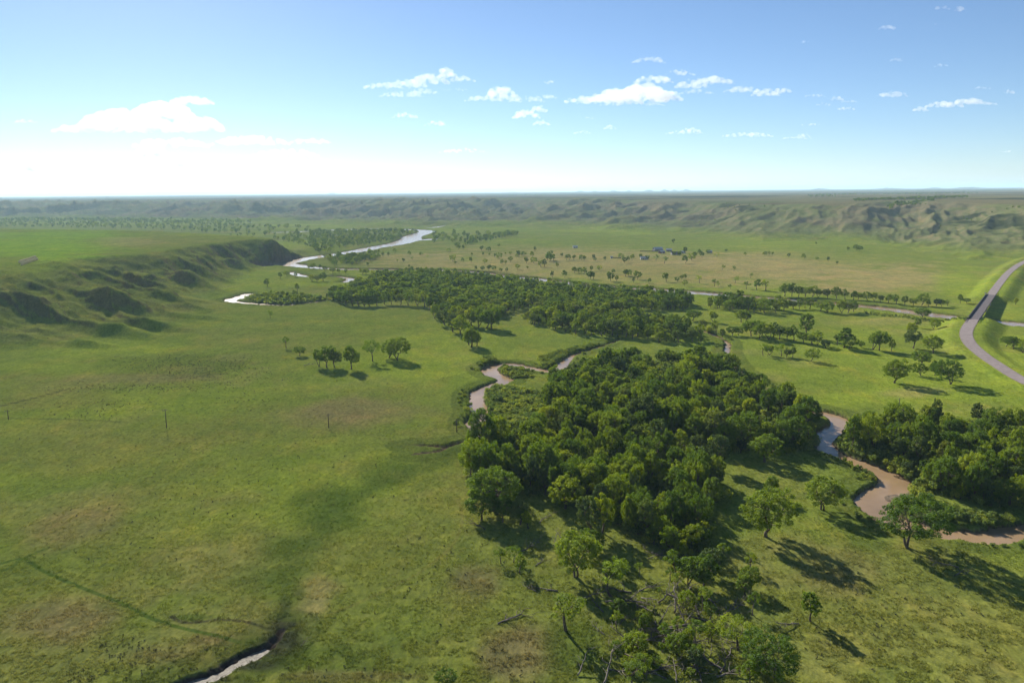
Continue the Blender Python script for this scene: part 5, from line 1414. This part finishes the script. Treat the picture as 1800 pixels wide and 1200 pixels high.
# ------------------------------------------------------------------ clouds
cm, cn, co_ = new_mat('cloud_vapour')
pv = N(cn, 'ShaderNodeVolumePrincipled')
pv.inputs['Color'].default_value = (1, 1, 1, 1)
pv.inputs['Density'].default_value = 0.0022
pv.inputs['Anisotropy'].default_value = 0.2
cn.links.new(pv.outputs[0], co_.inputs['Volume'])
ctx = bpy.data.textures.new('billow', 'CLOUDS'); ctx.noise_scale = 70; ctx.noise_depth = 4
CLOUDS = [  # blobs (x, y, half width, half height) in the photograph, then the label
 ([(220, 207, 80, 20), (285, 192, 55, 18), (335, 176, 42, 9), (150, 224, 60, 9), (345, 216, 48, 16), (270, 224, 70, 10)], 'largest bright cloud bank, piled up over the mesa'),
 ([(300, 250, 70, 10), (440, 246, 70, 10), (545, 247, 40, 7)], 'long thin cloud just beneath the bank over the mesa'),
 ([(265, 262, 24, 13)], 'small grey-sided cloud lump beneath the bank over the mesa'),
 ([(60, 290, 75, 11), (130, 287, 40, 9)], 'low ragged cloud near the horizon beyond the mesa crop field'),
 ([(220, 285, 55, 11), (330, 282, 70, 13), (420, 290, 70, 10)], 'low wide cloud near the horizon behind the mesa tip'),
 ([(500, 268, 60, 9), (560, 285, 30, 10)], 'low faint cloud above the wooded river loop'),
 ([(672, 150, 36, 7), (715, 146, 38, 9), (755, 138, 34, 11), (785, 127, 16, 12), (812, 138, 24, 7)], 'upper long cloud with a raised knob, first above the river bend'),
 ([(705, 165, 40, 6), (745, 160, 28, 6), (800, 157, 26, 3)], 'thin flat cloud right under the knobbed one'),
 ([(850, 172, 34, 7), (880, 160, 26, 12), (895, 170, 24, 8)], 'small heaped cloud between the knobbed cloud and the biggest heap'),
 ([(930, 174, 26, 6), (960, 170, 24, 5), (905, 176, 12, 5)], 'flat cloud strip west of the biggest heap'),
 ([(925, 200, 24, 9), (948, 190, 14, 8)], 'leaning small cloud under the flat strip'), ([(952, 215, 15, 6)], 'cloud scrap beneath the leaning small cloud'),
 ([(1030, 174, 40, 9), (1080, 168, 48, 15), (1125, 160, 48, 20), (1165, 165, 34, 13), (1150, 138, 34, 9), (1195, 127, 26, 6), (1110, 181, 60, 6)], 'biggest heaped cloud with a grey shaded middle'),
 ([(1215, 147, 30, 9), (1255, 140, 36, 9)], 'oval cloud beside the biggest heap'), ([(1225, 161, 32, 5)], 'flat cloud under the oval one'),
 ([(1305, 156, 32, 7)], 'flat cloud east of the oval one'), ([(1345, 162, 26, 8), (1375, 159, 20, 6)], 'cloud at the end of the main heap line'),
 ([(1140, 106, 30, 6), (1150, 102, 14, 5)], 'lone thin cloud high over the biggest heap'), ([(965, 143, 12, 5)], 'little cloud puff high over the flat strip'),
 ([(712, 202, 23, 6)], 'small oval cloud under the knobbed long cloud'), ([(766, 216, 20, 6)], 'small pale cloud below the small oval one'), ([(815, 264, 42, 5)], 'flat pale cloud low above the river bend'),
 ([(1205, 232, 34, 4), (1215, 228, 20, 5)], 'low flat cloud over the ranch'), ([(1315, 236, 44, 5), (1280, 238, 12, 3)], 'longest low flat cloud over the tan flat'), ([(1400, 242, 28, 3), (1412, 238, 12, 4)], 'faint low cloud after the longest flat one'), ([(1425, 218, 18, 3)], 'thin streak above the faint low cloud'),
 ([(1022, 232, 17, 4)], 'small low cloud beneath the biggest heap'), ([(1072, 223, 11, 5)], 'upright little low cloud beneath the biggest heap'), ([(1030, 207, 20, 2.5)], 'hair-thin cloud streak beneath the biggest heap'),
 ([(1432, 168, 20, 3)], 'thin streak cloud just past the heap line'), ([(1470, 173, 13, 5), (1492, 178, 16, 3)], 'double-knobbed scrap of cloud past the heap line'), ([(1487, 190, 16, 4)], 'scrap of cloud beneath the double-knobbed one'), ([(1447, 183, 14, 3)], 'faint scrap between streak and double-knobbed cloud'),
 ([(1567, 166, 30, 5), (1575, 162, 18, 4)], 'neat oval cloud over the far plateau'), ([(1618, 191, 14, 5), (1660, 183, 34, 6), (1705, 178, 36, 6), (1740, 182, 16, 3)], 'long flat cloud high over the road'), ([(1727, 154, 15, 3)], 'small streak above the long cloud over the road'), ([(1772, 160, 10, 5)], 'slanted wisp above the end of the long road cloud'),
 ([(1652, 115, 17, 3.5)], 'thin cloud sliver above the wisps over the road'), ([(1575, 105, 12, 4)], 'small cloud above the neat oval one'), ([(1560, 48, 16, 5)], 'slanted small cloud in the deep blue'), ([(1656, 13, 13, 4.5)], 'first of two highest cloud tufts'), ([(1689, 15, 10, 4.5)], 'second of two highest cloud tufts'), ([(1643, 43, 8, 2.5)], 'speck of cloud under the two highest tufts'),
 ([(1415, 73, 8, 4)], 'tiny bright puff alone in the blue'), ([(1376, 87, 9, 2.5)], 'tiny flat cloud beside the bright puff'), ([(1287, 77, 8, 2.5)], 'tiny flat cloud high above the oval one'), ([(45, 213, 22, 4)], 'faint scrap west of the bank over the mesa'), ([(1770, 266, 14, 2)], 'faint streak low over the far plateau'),
]
def ico(sub=2):
    import bmesh
    bm = bmesh.new(); bmesh.ops.create_icosphere(bm, subdivisions=sub, radius=1.0)
    v = np.array([q.co[:] for q in bm.verts]); f = np.array([[q.index for q in fc.verts] for fc in bm.faces]); bm.free()
    return v, f
IV, IF = ico(2)
crng = np.random.default_rng(77)
for blobs, lab in CLOUDS:
    yb = max(y + h_ for x, y, w_, h_ in blobs); xm = np.mean([q[0] for q in blobs])
    d = ray(xm, yb); el = math.atan2(d[2], math.hypot(d[0], d[1]))
    D = min(1500.0 / max(math.tan(el), 0.02), 42000.0)
    dh = d / math.hypot(d[0], d[1])
    Vs = []; Fs = []; n0 = 0; small = 1e9
    base = None
    for x, y, w_, h_ in blobs:
        k = D / FPX * math.hypot(1, (x - 900) / FPX)
        nP = int(np.clip(w_ * 1.5, 9, 80))
        for j in range(nP):
            u = crng.uniform(-1, 1); v = crng.uniform(-1, 1)
            env_ = math.sqrt(max(0.05, 1 - u * u))
            rr = h_ * crng.uniform(0.16, 0.56) * (0.45 + 0.55 * env_)
            px, py = x + u * w_, y + h_ - rr * 0.8 - (v * 0.5 + 0.5) * max(0, 2 * h_ * env_ - 2 * rr)
            dd = ray(px, py); dd = dd / math.hypot(dd[0], dd[1])
            Dj = D + crng.uniform(-1, 1) * h_ * k * 1.2
            ctr = np.array([0, 0, CAM_H]) + dd * Dj
            s3 = rr * k * np.array([1.3, 1.3, 0.92])
            Vs.append(IV * s3 + ctr); Fs.append(IF + n0); n0 += len(IV); small = min(small, rr * k)
    V = np.vstack(Vs); org = V.mean(0); org[2] = V[:, 2].min()
    me = mesh('cloud', V - org, np.vstack(Fs), (cm,))
    o = tag(link('cloud', me, None, org), lab, 'cloud', 'fair-weather clouds')
    ext = (V.max(0) - V.min(0))
    rmd = o.modifiers.new('join', 'REMESH'); rmd.mode = 'VOXEL'; rmd.voxel_size = max(float(ext.max()) / 190, float(small) * 0.2, 8.0)
    dm = o.modifiers.new('billow', 'DISPLACE'); dm.texture = ctx; dm.texture_coords = 'LOCAL'; dm.strength = float(np.clip(small * 1.3, 30, 120)); dm.mid_level = 0.5
print('clouds', round(time.time() - T0, 1))
